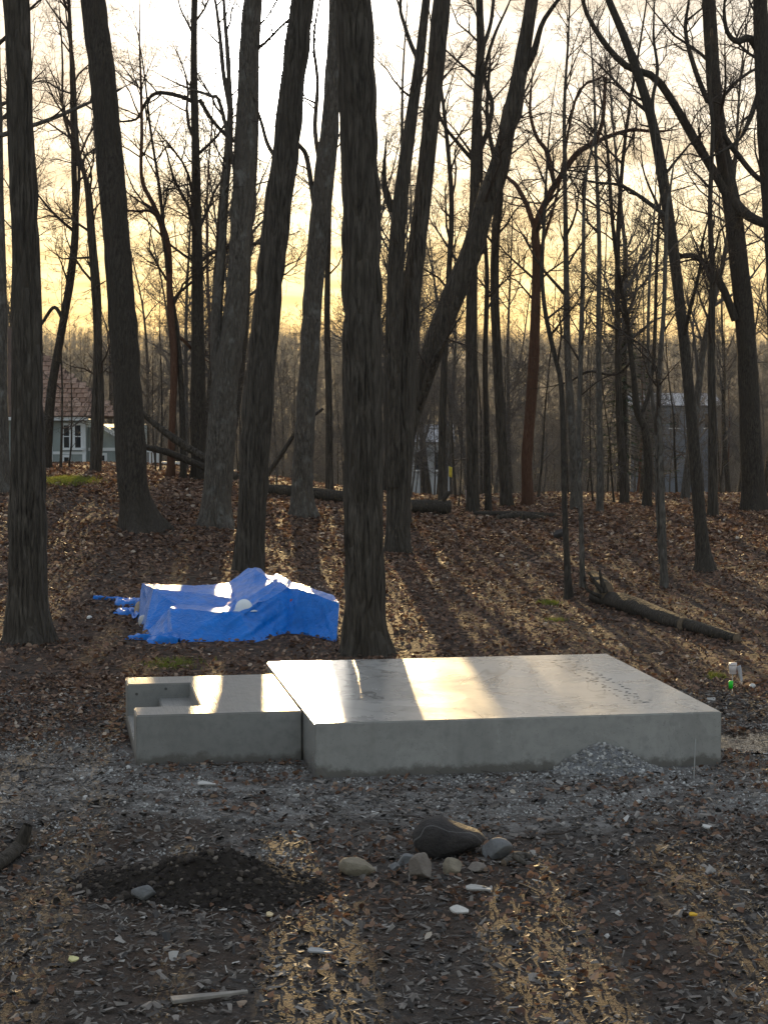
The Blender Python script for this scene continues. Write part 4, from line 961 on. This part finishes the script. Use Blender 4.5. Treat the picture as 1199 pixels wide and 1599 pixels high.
# hard hat
HATM = simple('hard_hat_white', (0.74, 0.78, 0.80), 0.35, 0.5, 0.03)
hp = at(381, 952, 29.98); hat = empty('hard_hat', hp, 'white hard hat resting on the blue tarp', 'helmet', rz=0.3)
bm = bmesh.new(); bmesh.ops.create_uvsphere(bm, u_segments=32, v_segments=20, radius=1.0)
bmesh.ops.delete(bm, geom=[v for v in bm.verts if v.co.z < -0.01], context='VERTS')
for v in bm.verts:
    z = v.co.z; v.co.x *= 0.135; v.co.y *= 0.112; v.co.z = z * 0.145 + (0.012 * max(0, 1 - abs(v.co.y) / 0.02) if z > 0.3 else 0)
smooth_bm(bm); obj('shell', bm, HATM, hat)
bm = bmesh.new(); n = 40; ro, ri = [], []
for k in range(n):
    a = 2 * PI * k / n; ext = 0.018 + 0.055 * max(0, math.cos(a)) ** 3
    ro.append(bm.verts.new(((0.135 + ext) * math.cos(a), (0.112 + ext * 0.8) * math.sin(a), -0.008 - 0.012 * max(0, math.cos(a))))); ri.append(bm.verts.new((0.134 * math.cos(a), 0.111 * math.sin(a), 0.004)))
for k in range(n): bm.faces.new([ro[k], ro[(k + 1) % n], ri[(k + 1) % n], ri[k]])
e2 = bmesh.ops.extrude_face_region(bm, geom=list(bm.faces)); bmesh.ops.translate(bm, verts=[g for g in e2['geom'] if isinstance(g, bmesh.types.BMVert)], vec=(0, 0, -0.006))
bmesh.ops.recalc_face_normals(bm, faces=bm.faces); smooth_bm(bm); obj('brim', bm, HATM, hat)
bm = bmesh.new(); n = 24                    # suspension band showing under the shell
for k in range(n):
    a, b = 2 * PI * k / n, 2 * PI * (k + 1) / n
    bm.faces.new([bm.verts.new((0.118 * math.cos(q), 0.096 * math.sin(q), z)) for q, z in ((a, -0.03), (b, -0.03), (b, 0.0), (a, 0.0))])
bmesh.ops.remove_doubles(bm, verts=bm.verts, dist=0.0005); obj('head_band', bm, simple('black_webbing', (0.03, 0.03, 0.03), 0.8), hat)

def lump(seed, sx, sy, sz, sub=3, amp=0.35, facet=0, freq=1.3, fine=0.10):
    bm = bmesh.new(); bmesh.ops.create_icosphere(bm, subdivisions=sub, radius=1.0)
    co = np.array([v.co for v in bm.verts]); rg = np.random.default_rng(seed)
    for _ in range(facet):                   # chop flat faces
        n_ = rg.normal(size=3); n_ /= np.linalg.norm(n_); h = rg.uniform(0.42, 0.72); dd = co @ n_ - h
        co = co - np.maximum(dd, 0)[:, None] * n_ * 0.97
    k = 1 + amp * fbm(co[:, 0] * freq + seed, co[:, 1] * freq, co[:, 2] * freq, 3, seed % 31) + fine * fbm(co[:, 0] * 7, co[:, 1] * 7, co[:, 2] * 7, 3, seed % 17)
    co = co * k[:, None] * np.array([sx, sy, sz])
    for v, c in zip(bm.verts, co): v.co = c
    smooth_bm(bm); return bm
BAG = simple('white_plastic_bag', (0.55, 0.55, 0.53), 0.45, 0.4, 0.15, 8, 0.02); BAG2 = simple('tan_paper_bag', (0.45, 0.36, 0.26), 0.7, 0.3, 0.2, 8, 0.02)
def lumpy(name, label, cat, px, row, w, h, mat, seed, dep=1.0, sink=0.15, group=None, facet=0, amp=0.35, sub=4, rz=None, fine=0.10):
    g = ground_hit(px, row); sx = 0.5 * w * g[1] / FPX; sz = 0.5 * h * g[1] / FPX * (1 + sink)
    o = obj(name, lump(seed, sx, sx * dep, sz, sub, amp, facet, fine=fine), mat, None, (g[0], g[1] + sx * dep * 0.5, g[2] + sz * (1 - 2 * sink)))
    if rz: o.rotation_euler.z = rz
    return tag(o, label, cat, group)
lumpy('plastic_bag', 'small tan bag poking out at the left end of the blue tarp', 'bag', 219, 962, 18, 24, BAG2, 71, 1.0)
lumpy('plastic_bag', 'small white bag below the tan bag beside the blue tarp', 'bag', 226, 978, 20, 18, BAG, 72, 1.0)
lumpy('plastic_cup', 'tiny pale scrap lying left of the blue tarp', 'litter', 140, 968, 9, 7, BAG, 73, 1.0)

# ================================================================== stones
def stone_mat(name, a, b, scale=5, bump=0.02, vein=None):
    M = Mat(name, 0.8, 0.3); v = M.coord('Object'); n = M.noise(v, scale, 7, 0.65, 0.4)
    c = M.mix(M.rng(n, 0.3, 0.7), a, b)
    if vein: c = M.mix(M.rng(M.math('ABSOLUTE', M.math('SUBTRACT', M.noise(v, 1.1, 2, 0.5, 0.3), 0.5)), 0.006, 0.0), c, vein)
    M.color(c); M.bump(M.math('ADD', n, M.noise(v, scale * 9, 5, 0.6)), bump, 0.8); return M.m
ST_D = stone_mat('dark_boulder', (0.022, 0.020, 0.020), (0.05, 0.043, 0.039), 4, 0.03, (0.14, 0.135, 0.13)); ST_T = stone_mat('tan_stone', (0.17, 0.145, 0.105), (0.29, 0.25, 0.185), 7, 0.015)
ST_G = stone_mat('grey_stone', (0.12, 0.12, 0.122), (0.22, 0.22, 0.218), 7, 0.015); ST_B = stone_mat('brown_stone', (0.15, 0.125, 0.105), (0.23, 0.20, 0.17), 6, 0.015)
g = ground_hit(702, 1342); pxm = FPX / g[1]
bm = bmesh.new(); bmesh.ops.create_icosphere(bm, subdivisions=5, radius=1.0)
co = np.array([v.co for v in bm.verts])
prof = np.interp(co[:, 0], [-1, -0.6, -0.15, 0.1, 0.45, 1], [0.9, 1.2, 1.12, 0.78, 0.6, 0.55])
k = 1 + 0.16 * fbm(co[:, 0] * 1.6, co[:, 1] * 1.6, co[:, 2] * 1.6, 3, 3) + 0.03 * fbm(co[:, 0] * 8, co[:, 1] * 8, co[:, 2] * 8, 3, 4)
sq = np.sign(co) * np.abs(co) ** 0.8
co = sq * k[:, None] * np.array([56 / pxm, 0.24, 31 / pxm]); co[:, 2] *= prof; co[:, 1] *= (0.75 + 0.25 * prof)
for v, c in zip(bm.verts, co): v.co = c
smooth_bm(bm)
tag(obj('boulder', bm, ST_D, None, (g[0], g[1] + 0.22, g[2] + 24 / pxm)), 'large dark humped boulder with pale vein in the foreground', 'rock')
SG = 'stones around the dark boulder'
lumpy('stone', 'tan angular stone standing apart left of the dark boulder', 'rock', 558, 1368, 60, 36, ST_T, 81, 0.8, facet=7, amp=0.25, group=SG)
lumpy('stone', 'upright brown block stone in front of the dark boulder', 'rock', 659, 1376, 48, 44, ST_B, 82, 0.8, facet=8, amp=0.15, group=SG)
lumpy('stone', 'small cream stone between the brown block and the dark boulder', 'rock', 704, 1366, 42, 26, ST_T, 83, 0.8, facet=5, amp=0.25, group=SG)
lumpy('stone', 'flat tan stone right of the small cream stone', 'rock', 742, 1362, 36, 15, ST_B, 84, 0.8, facet=4, amp=0.25, group=SG)
lumpy('stone', 'grey rounded stone against the right end of the dark boulder', 'rock', 775, 1342, 52, 34, ST_G, 85, 0.8, facet=3, amp=0.25, group=SG)
lumpy('stone', 'small grey stone left behind the brown block stone', 'rock', 632, 1352, 34, 18, ST_G, 86, 0.9, facet=4, group=SG)
lumpy('stone', 'small pale stone left of the brown block stone', 'rock', 618, 1360, 18, 14, ST_G, 87, 0.9, facet=4, group=SG)
lumpy('stone', 'blue grey stone beside the dark dirt mound', 'rock', 224, 1410, 40, 34, ST_G, 88, 0.8, facet=5, amp=0.25)
lumpy('stone', 'dark grey stone on the slope above the fallen log', 'rock', 876, 842, 26, 20, ST_D, 89, 0.9, facet=4)
log('driftwood', 'grey weathered wood piece lying right of the boulder stones', [(786, 1352, 12), (805, 1345, 18), (826, 1342, 12)], BARK2, 63, cat='wood', stubs=([(800, 1335, 9), (815, 1345, 8), (830, 1356, 5)],), ends=CUT)

# ================================================================== dirt mound, gravel heap
def mound(name, cx_, cy_, rx, ry, h, seed, mat, parent=None, rough_=0.3, n=90):
    t = np.linspace(-1.15, 1.15, n); U, V_ = np.meshgrid(t, t)
    r = np.sqrt(U**2 + V_**2) * (1 + 0.5 * fbm(U * 1.5 + seed, V_ * 1.5, 0, 3, seed))
    X_, Y_ = cx_ + U * rx, cy_ + V_ * ry
    H_ = h * np.clip(1 - r, -0.3, 1) ** 1 * (1 + 0) ; H_ = np.where(r < 1, h * (1 - sstep(r, 0, 1.0)), -0.06 * sstep(r, 1, 1.15) )
    H_ = H_ + np.where(r < 1.0, h * rough_ * fbm(X_ * 5, Y_ * 5, 0, 4, seed + 1, 0.6) * np.clip(2 - 2 * r, 0, 1), 0)
    Z_ = terrain(X_, Y_) + H_ - 0.004
    i = np.arange(n - 1)[:, None] * n; j = np.arange(n - 1)[None, :]
    q = np.stack([i + j, i + j + 1, i + n + j + 1, i + n + j], -1).reshape(-1, 4)
    return np.stack([X_, Y_, Z_], -1), q
SOIL = Mat('black_soil', 0.97, 0.1); v_ = SOIL.coord('Object'); nn_ = SOIL.noise(v_, 14, 7, 0.7)
SOIL.color(SOIL.ramp(nn_, [(0.3, (0.018, 0.015, 0.013)), (0.6, (0.045, 0.038, 0.032)), (0.8, (0.09, 0.072, 0.06))])); SOIL.bump(nn_, 0.06, 1.0); SOIL = SOIL.m
GRAV = Mat('gravel_dust', 0.95, 0.2); v_ = GRAV.coord('Object'); nn_ = GRAV.noise(v_, 40, 5, 0.7)
GRAV.color(GRAV.ramp(nn_, [(0.3, (0.10, 0.10, 0.105)), (0.7, (0.27, 0.27, 0.27))])); GRAV.bump(nn_, 0.02, 1.0); GRAV = GRAV.m

rngn = np.random.default_rng(20)
def tmpl_leaf(c1, c2, w):
    v = np.array([(-.5, 0, .02 + c1), (-.2, w, c2), (.15, w * .9, c2 * .6), (.5, 0, .05 + c1 * .6), (.15, -w * .9, c2 * .8), (-.2, -w, c2 * 1.2), (0, 0, -.02)], float)
    f = np.array([(0, 6, 1), (1, 6, 2), (2, 6, 3), (3, 6, 4), (4, 6, 5), (5, 6, 0)]); return v, f
def tmpl_chip(w, t):
    v = np.array([(-.5, -w * .6, 0), (-.5, w * .4, 0), (.5, w * .2, 0), (.45, -w * .3, 0), (-.46, -w * .1, t), (.47, -w * .05, t)], float)
    f = np.array([(0, 4, 1), (0, 3, 4), (3, 5, 4), (1, 4, 2), (4, 5, 2), (3, 2, 5)]); return v, f
def tmpl_peb(seed, sub=1):
    bm = bmesh.new(); bmesh.ops.create_icosphere(bm, subdivisions=sub, radius=0.5); rg = np.random.default_rng(seed)
    v = np.array([q.co for q in bm.verts]) * rg.uniform(0.7, 1.1, (len(bm.verts), 1)) * np.array([1, .8, .6]); f = np.array([[q.index for q in t.verts] for t in bm.faces]); bm.free(); return v, f
def scatter(templates, P_, size, tilt, up=None, aspect=None):
    n = len(P_); pick = rngn.integers(0, len(templates), n); VV, FF, off = [], [], 0
    yaw = rngn.uniform(0, 2 * PI, n); tx = rngn.normal(0, tilt, n); ty = rngn.normal(0, tilt, n)
    for k, (tv_, tf_) in enumerate(templates):
        m = np.where(pick == k)[0]
        if not len(m): continue
        s = size[m][:, None, None]; v = np.broadcast_to(tv_, (len(m),) + tv_.shape) * s
        a, b, c = tx[m][:, None], ty[m][:, None], yaw[m][:, None]
        x, y, z = v[:, :, 0], v[:, :, 1], v[:, :, 2]
        y, z = y * np.cos(a) - z * np.sin(a), y * np.sin(a) + z * np.cos(a)
        x, z = x * np.cos(b) + z * np.sin(b), -x * np.sin(b) + z * np.cos(b)
        x, y = x * np.cos(c) - y * np.sin(c), x * np.sin(c) + y * np.cos(c)
        W_ = np.stack([x, y, z], -1) + P_[m][:, None, :]
        VV.append(W_.reshape(-1, 3)); FF.append((tf_[None] + (np.arange(len(m)) * len(tv_))[:, None, None]).reshape(-1, tf_.shape[1]) + off); off += len(m) * len(tv_)
    return np.concatenate(VV), np.concatenate(FF)
LEAVES = [tmpl_leaf(.06, .10, .3), tmpl_leaf(.15, -.06, .34), tmpl_leaf(.0, .2, .24), tmpl_leaf(-.05, .12, .4)]
def tmpl_far(w, c):
    v = np.array([(-.5, 0, .03), (-.15, w, c), (.2, w * .8, c * .7), (.5, 0, .06), (.15, -w * .9, c * .9), (-.2, -w * .8, c * 1.2)], float)
    return v, np.array([(0, 3, 1), (1, 3, 2), (0, 5, 3), (5, 4, 3)])
FARLEAVES = [tmpl_far(.3, .12), tmpl_far(.36, .2), tmpl_far(.26, -.08), tmpl_far(.4, .05)]
CHIPS = [tmpl_chip(.3, .08), tmpl_chip(.5, .12), tmpl_chip(.75, .14), tmpl_chip(.16, .06)]
PEBS = [tmpl_peb(1), tmpl_peb(2), tmpl_peb(3)]

mg = ground_hit(318, 1402); MCX, MCY, MRX, MRY, MH = mg[0], mg[1] + 0.28, 1.25, 0.72, 0.27
V, q = mound('dirt_mound', MCX, MCY, MRX, MRY, MH, 4, SOIL, rough_=0.6, n=120)
dm = empty('dirt_mound', (MCX, MCY, float(terrain(MCX, MCY))), 'low mound of black crumbly soil in the left foreground', 'mound'); D_ = np.array(dm.location)
obj('soil', mesh_np('soil', V - D_, q), SOIL, dm)
Vg = V.reshape(-1, 3); wv_ = (Vg[:, 2] - terrain(Vg[:, 0], Vg[:, 1])); ok = np.where(wv_ > 0.01)[0]
pk = Vg[rngn.choice(ok, 2000)] + rngn.normal(0, 0.008, (2000, 3)) * np.array([1, 1, .2])
v2, f2 = scatter(PEBS, pk - D_, np.clip(rngn.lognormal(-3.75, 0.75, 2000), 0.006, 0.10), 0.6); tag(obj('clods', mesh_np('clods', v2, f2, False), CLOD, dm), kind='stuff')
log('cut_branch', 'short branch stub with orange cut end sticking out of the dark dirt mound', [(343, 1406, 15), (352, 1401, 15), (362, 1396, 14)], BARK3, 64, cat='branch', lift=0.04, ends=ORANGE)
hg = ground_hit(940, 1203); HX, HY = hg[0], hg[1] + 0.02
V, q = mound('gravel_heap', HX, HY, 0.62, 0.38, 0.26, 9, GRAV, rough_=0.12, n=60)
hp_ = empty('gravel_heap', (HX, HY, float(terrain(HX, HY))), 'cone of grey gravel heaped against the platform front', 'gravel heap'); D_ = np.array(hp_.location)
obj('heap_core', mesh_np('heap_core', V - D_, q), GRAV, hp_)
Vg = V.reshape(-1, 3); ok = np.where((Vg[:, 2] - terrain(Vg[:, 0], Vg[:, 1])) > 0.0)[0]
pk = Vg[rngn.choice(ok, 2000)] + rngn.normal(0, 0.006, (2000, 3)) * np.array([1, 1, .2])
v2, f2 = scatter(PEBS, pk - D_, np.clip(rngn.lognormal(-3.8, 0.7, 2000), 0.006, 0.08), 0.6); tag(obj('stones', mesh_np('stones', v2, f2, False), PEB, hp_), kind='stuff')

# ================================================================== litter on the forest floor
def inside_block(x, y, m=0.03):
    dx, dy = x - plat_loc[0], y - plat_loc[1]; lx, ly = dx * ex[0] + dy * ex[1], dx * ey[0] + dy * ey[1]
    return ((np.abs(lx) < SW/2 + m) & (np.abs(ly) < SD/2 + m)) | ((lx > x0 - m) & (lx < x1 + m) & (ly > y0 - m) & (ly < y1 + m))
def area(n, ya, yb, dens=None, k=0.2, c=1.6):
    y = np.sqrt(ya**2 + (yb**2 - ya**2) * rngn.random(n)); x = (rngn.random(n) * 2 - 1) * (k * y + c)
    keep = ~inside_block(x, y) & ((((x - 4.45) / 1.1) ** 2 + ((y - 21.55) / 0.6) ** 2 > 1) | (rngn.random(n) < 0.10))
    if dens is not None: keep &= rngn.random(n) < dens(x, y)
    x, y = x[keep], y[keep]; return np.stack([x, y, terrain(x, y)], -1)
x0s, x1s, y0s, y1s = x0, x1, y0, y1
def gravelness(x, y):
    r = np.sqrt(((x - 0.6) / 5.0) ** 2 + ((y - 19.6) / 2.6) ** 2) + 2.2 * fbm(x * 0.55, y * 0.75, 0, 4, 61)
    return np.clip((1.05 - r) / 0.3, 0, 1) * np.clip((fbm(x * 2.2, y * 2.2, 0, 3, 62) + 0.22) * 3, 0, 1)
def lpatch(x, y): return np.clip(0.5 + 3.2 * fbm(x * 0.6, y * 0.6, 0, 4, 63), 0.06, 1)
P1 = area(60000, 11, 26, lambda x, y: lpatch(x, y) * (1 - 0.93 * gravelness(x, y)) * (0.45 + 0.4 * sstep(y, 17, 25)))
P2 = np.concatenate([area(93000, 25, 58.5, lambda x, y: np.clip(lpatch(x, y) + 0.45, 0, 1)), area(13000, 58, 72)])
s1_ = np.clip(rngn.lognormal(-3.1, 0.45, len(P1)), 0.012, 0.085); s2_ = np.clip(rngn.lognormal(-2.6, 0.35, len(P2)), 0.025, 0.13) * (0.85 + 0.5 * sstep(P2[:, 1], 32, 50))
P1[:, 2] += 0.012 + 0.02 * rngn.random(len(P1)); P2[:, 2] += 0.012 + 0.02 * rngn.random(len(P2))
Va, fa = scatter(LEAVES, P1, s1_, 0.42); Vb, fb_ = scatter(FARLEAVES, P2, s2_, 0.45)
V, f = np.concatenate([Va, Vb]), np.concatenate([fa, fb_ + len(Va)])
tag(obj('leaf_litter', mesh_np('leaf_litter', V, f, False), LEAF), 'brown dead leaves scattered over the forest floor', 'leaves', kind='stuff')
P_ = area(62000, 11, 25, lambda x, y: np.clip(1.15 - lpatch(x, y) * 0.5, 0, 1) * (1 - 0.8 * gravelness(x, y))); P_[:, 2] += 0.008 + 0.012 * rngn.random(len(P_))
V, f = scatter(CHIPS, P_, np.clip(rngn.lognormal(-3.3, 0.5, len(P_)), 0.01, 0.10), 0.35)
tag(obj('bark_mulch', mesh_np('bark_mulch', V, f, False), CHIP), 'dark shredded mulch and bark flakes over the near ground', 'mulch', kind='stuff')
P_ = area(70000, 15, 25, gravelness, k=0.18, c=1.0); P_ = P_[:15200]; P_[:, 2] += 0.004
V, f = scatter(PEBS, P_, rngn.lognormal(-4.0, 0.5, len(P_)), 0.5)
tag(obj('gravel', mesh_np('gravel', V, f, False), PEB), 'loose grey gravel spread in front of the concrete', 'gravel', kind='stuff')
P_ = area(3200, 11, 26); P_[:, 2] += 0.006
V, f = scatter([tmpl_peb(4), tmpl_peb(5)], P_, rngn.lognormal(-3.5, 0.5, len(P_)), 0.5)
tag(obj('soil_clods', mesh_np('soil_clods', V, f, False), CLOD), 'small dark soil clods over the near ground', 'soil', kind='stuff')
P_ = area(1500, 11, 58); polys = []
for p in P_:
    a = rngn.uniform(0, 2 * PI); L = min(0.5, float(rngn.lognormal(-1.5, 0.5))); r = 0.003 + 0.012 * L * rngn.random(); pts = []
    for t in (-.5, -.15, .2, .5):
        xx, yy = p[0] + math.cos(a) * L * t + rngn.normal(0, .03 * L), p[1] + math.sin(a) * L * t + rngn.normal(0, .03 * L); pts.append((xx, yy, p[2] + 0.02 + 0.1 * L * rngn.random() * 0.4))
    polys.append((pts, [r, r * .95, r * .8, r * .5]))
V, f = tubes(polys, lambda r: 5); tag(obj('fallen_twigs', mesh_np('fallen_twigs', V, f), TWIG), 'thin dead twigs strewn over the forest floor', 'twigs', kind='stuff')

# grass and moss
GRASS = island_mat('spring_grass', [(0, (0.10, 0.13, 0.02)), (0.6, (0.19, 0.22, 0.035)), (1, (0.30, 0.30, 0.07))], 0.6, 0.3, 0.4)
def grass(label, px, row, wpx, dep, n, h):
    g = ground_hit(px, row); w = wpx / 2 * g[1] / FPX
    u = rngn.normal(0, 0.45, (n, 2)); x, y = g[0] + u[:, 0] * w, g[1] + u[:, 1] * dep; z = terrain(x, y)
    a = rngn.uniform(0, 2 * PI, n); hh = h * rngn.uniform(.5, 1.3, n); b = np.stack([x, y, z], -1) - g
    s = np.stack([np.cos(a), np.sin(a), 0 * a], -1) * 0.006 * (g[1] / 30); l = np.stack([np.cos(a * 3), np.sin(a * 3), 0 * a], -1) * (hh * 0.6)[:, None]
    t = b + l + np.stack([0 * a, 0 * a, hh], -1)
    V = np.stack([b - s, b + s, t], 1).reshape(-1, 3); f = np.arange(3 * n).reshape(-1, 3)
    tag(obj('grass_patch', mesh_np('grass_patch', V, f, False), GRASS, None, g), label, 'grass', kind='stuff')
grass('bright mossy grass patch on the left rise below the house', 108, 752, 80, 1.3, 5000, 0.09)
grass('grass fringe at the left picture edge below the house', 5, 752, 30, 0.8, 1200, 0.09)
grass('small yellow green grass tuft right of the centre slope', 856, 944, 34, 0.25, 700, 0.07)
grass('faint grass patch on the soil left behind the stair block', 270, 1038, 90, 0.5, 700, 0.05)
grass('green tuft beside the white and green marker', 1118, 1058, 30, 0.2, 300, 0.06)
grass('thin grass strip on the slope right of the grass tuft', 866, 970, 40, 0.2, 260, 0.05)

# ================================================================== small things
# marker: thin stake with a white cup on top, a plastic film and a green sleeve
WHP = simple('white_plastic', (0.62, 0.55, 0.52), 0.4, 0.4, 0.08); GRP = simple('green_plastic', (0.02, 0.62, 0.03), 0.4, 0.4, 0.1)
FILM = Mat('plastic_film', 0.25, 0.5); FILM.color((0.62, 0.64, 0.70)); FILM.b.inputs['Transmission Weight'].default_value = 0.35; FILM = FILM.m
g = ground_hit(1143, 1084); pm_ = g[1] / FPX; mk = empty('marker_stake', g, 'thin stake with white cup, plastic film and bright green sleeve right of the platform', 'marker')
def cyl(name, r1, r2, z0, z1, mat, parent, x=0.0, seg=20, cap=True, rxy=1.0):
    bm = bmesh.new(); bmesh.ops.create_cone(bm, cap_ends=cap, segments=seg, radius1=r1, radius2=r2, depth=z1 - z0)
    smooth_bm(bm); o = obj(name, bm, mat, parent, (x, 0, (z0 + z1) / 2)); return o
cyl('rod', 0.004, 0.004, -0.1, 48 * pm_, FILM, mk, -0.005); cyl('green_sleeve', 0.026, 0.028, 9 * pm_, 21 * pm_, GRP, mk, -0.022)
cp = cyl('white_cup', 0.041, 0.05, 32 * pm_, 50 * pm_, WHP, mk, -0.002); bpy.context.view_layer.update()
cyl('cup_rim', 0.052, 0.052, 46.4 * pm_, 48 * pm_, WHP, mk, -0.002); cyl('cup_rim', 0.045, 0.045, 33.2 * pm_, 34.4 * pm_, WHP, mk, -0.002)
V = []; 
for i in range(9):
    for j in range(5):
        t = i / 8; u = j / 4; V.append((0.045 + 0.055 * t + 0.05 * u * (1 - 0.45 * t), 0.012 * math.sin(5 * u + 4 * t), (44 - 24 * t) * pm_ + 0.02 * u * (1 - t)))
f = [(i * 5 + j, i * 5 + j + 1, i * 5 + j + 6, i * 5 + j + 5) for i in range(8) for j in range(4)]
fo = obj('plastic_flap', mesh_np('plastic_flap', V, f), FILM, mk); md = fo.modifiers.new('thickness', 'SOLIDIFY'); md.thickness = 0.004
lumpy('paper_scrap', 'small white scrap on the ground right of the marker stake', 'litter', 1174, 1076, 12, 9, BAG, 91, 0.7, facet=5, sub=2)
# thin rod in front of the platform
g = ground_hit(1083, 1216); bm = bmesh.new(); bmesh.ops.create_cone(bm, cap_ends=True, segments=8, radius1=0.006, radius2=0.005, depth=0.46)
for v in bm.verts: v.co.z += 0.16; v.co.x += 0.012 * math.sin(v.co.z * 5)
tag(obj('thin_rod', bm, simple('pale_rod', (0.34, 0.34, 0.33), 0.6), None, g), 'thin pale rod stuck upright in gravel before the platform', 'rod')
# survey flag at the crest and a ribbon further back
def flag(label, px, row, h, mat, w, hh):
    g = ground_hit(px, row); r = empty('survey_flag', g, label, 'flag'); k = g[1] / FPX
    cyl('wire', 0.008, 0.008, -0.1, h * k, simple('flag_wire', (0.3, 0.3, 0.3), 0.4), r, 0, 8)
    V = []; 
    for i in range(7):
        for j in range(5): u, t = i / 6, j / 4; V.append((0.008 + w * k * u, 0.03 * math.sin(4 * u + t), (h - hh * t) * k - 0.03 * u))
    f = [(i * 5 + j, i * 5 + j + 1, i * 5 + j + 6, i * 5 + j + 5) for i in range(6) for j in range(4)]
    o = obj('flag_sheet', mesh_np('flag_sheet', V, f), mat, r); md = o.modifiers.new('thickness', 'SOLIDIFY'); md.thickness = 0.004
flag('small pink survey flag on the crest by the upright slim trunk', 727, 797, 32, simple('pink_plastic', (0.8, 0.2, 0.25), 0.5), 6, 16)
flag('small yellow survey flag beyond the crest near the leaning trunk', 700, 790, 62, simple('yellow_plastic', (0.75, 0.6, 0.08), 0.5), 5, 16)
# plank and scraps
g = ground_hit(328, 1566); WOODG = simple('weathered_plank', (0.24, 0.22, 0.195), 0.8, 0.2, 0.25, 12, 0.004)
bm = bmesh.new(); L = 0.49
vv = [bm.verts.new(c) for c in ((-L/2, -.045, 0), (L/2, -.012, 0), (L/2, .018, 0), (-L/2, .04, 0), (-L/2, -.045, .026), (L/2, -.012, .018), (L/2, .018, .018), (-L/2, .04, .026))]
for f in ((0, 3, 2, 1), (4, 5, 6, 7), (0, 1, 5, 4), (1, 2, 6, 5), (2, 3, 7, 6), (3, 0, 4, 7)): bm.faces.new([vv[i] for i in f])
bmesh.ops.bevel(bm, geom=list(bm.edges), offset=0.003, segments=1, affect='EDGES')
o = tag(obj('wood_plank', bm, WOODG, None, g + np.array([0, 0, 0.035])), 'weathered tapering wood plank lying in the left foreground mulch', 'plank'); o.rotation_euler = (0.05, -0.03, 0.28)
def flake(name, label, cat, px, row, w, asp, col, seed, rz=0.0, tilt=0.25):
    g = ground_hit(px, row); L = w * g[1] / FPX; rg = np.random.default_rng(seed); bm = bmesh.new(); n = 11
    ring = [(0.5 * L * math.cos(2*PI*k/n) * rg.uniform(.75, 1.1), 0.5 * L * asp * math.sin(2*PI*k/n) * rg.uniform(.75, 1.1), 0.04 * L * math.sin(5 * k)) for k in range(n)]
    f0 = bm.faces.new([bm.verts.new(c) for c in ring]); e2 = bmesh.ops.extrude_face_region(bm, geom=[f0]); bmesh.ops.translate(bm, verts=[q for q in e2['geom'] if isinstance(q, bmesh.types.BMVert)], vec=(0, 0, 0.012)); bmesh.ops.recalc_face_normals(bm, faces=bm.faces)
    o = tag(obj(name, bm, simple(name + '_pale', col, 0.6, 0.3, 0.15, 20), None, g + np.array([0, 0, 0.03])), label, cat); o.rotation_euler = (tilt, 0.1, rz); return o
flake('wood_flake', 'pale jagged wood flake in front of the brown block stone', 'wood chip', 717, 1428, 32, 0.9, (0.50, 0.48, 0.44), 1, 0.2)
flake('wood_flake', 'pale flat wood sliver in front of the flat tan stone', 'wood chip', 748, 1394, 48, 0.35, (0.42, 0.40, 0.37), 2, 0.05)
flake('wood_flake', 'pale sliver in the middle foreground mulch', 'wood chip', 500, 1493, 46, 0.3, (0.38, 0.38, 0.38), 3, -0.1)
flake('wood_flake', 'pale flake in the right foreground below the gravel', 'wood chip', 1103, 1297, 16, 0.9, (0.5, 0.49, 0.46), 4, 0.5)
flake('yellow_leaf', 'pale yellow leaf in the left foreground mulch', 'leaf', 115, 1505, 20, 0.7, (0.62, 0.58, 0.28), 5, 0.8, 0.5)
flake('yellow_leaf', 'bright orange yellow leaf on the right foreground soil', 'leaf', 1081, 1435, 16, 0.6, (0.72, 0.42, 0.03), 6, 0.2, 0.3)
flake('yellow_leaf', 'small cream leaf right of the dirt mound', 'leaf', 421, 1435, 13, 0.8, (0.62, 0.50, 0.30), 7, 0.2, 0.4)
flake('wood_flake', 'white splinter lying in gravel before the stair block', 'wood chip', 322, 1229, 34, 0.35, (0.5, 0.48, 0.45), 8, 0.3)
# puddle right of the platform
n = 48; zs = [(4.45 + 1.2 * math.cos(a), 21.55 + 0.64 * math.sin(a)) for a in np.linspace(0, 2*PI, n, endpoint=False)]
bm = bmesh.new(); f0 = bm.faces.new([bm.verts.new((a, b, -0.004)) for a, b in zs]); f0.normal_update()
if f0.normal.z < 0: bmesh.ops.reverse_faces(bm, faces=[f0])
WATER = Mat('puddle_water', 0.06, 0.6); WATER.color((0.03, 0.028, 0.025)); WATER.bump(WATER.noise(WATER.coord('Object'), 4, 4, 0.6), 0.02, 0.6)
tag(obj('puddle', bm, WATER.m), 'shallow bright puddle right of the platform', kind='structure')

# ================================================================== evening haze
bm = bmesh.new(); box_bm(bm, (0, 930, 8), (3300, 2200, 76))
HM = bpy.data.materials.new('haze'); HM.use_nodes = True; ht = HM.node_tree; ht.nodes.clear()
pv = ht.nodes.new('ShaderNodeVolumePrincipled'); pv.inputs['Color'].default_value = (0.86, 0.90, 0.97, 1); pv.inputs['Density'].default_value = 0.00007; pv.inputs['Anisotropy'].default_value = 0.25
ho = ht.nodes.new('ShaderNodeOutputMaterial'); ht.links.new(pv.outputs[0], ho.inputs['Volume'])
hz_o = tag(obj('haze', bm, HM), 'thin evening haze over the woods', kind='stuff')
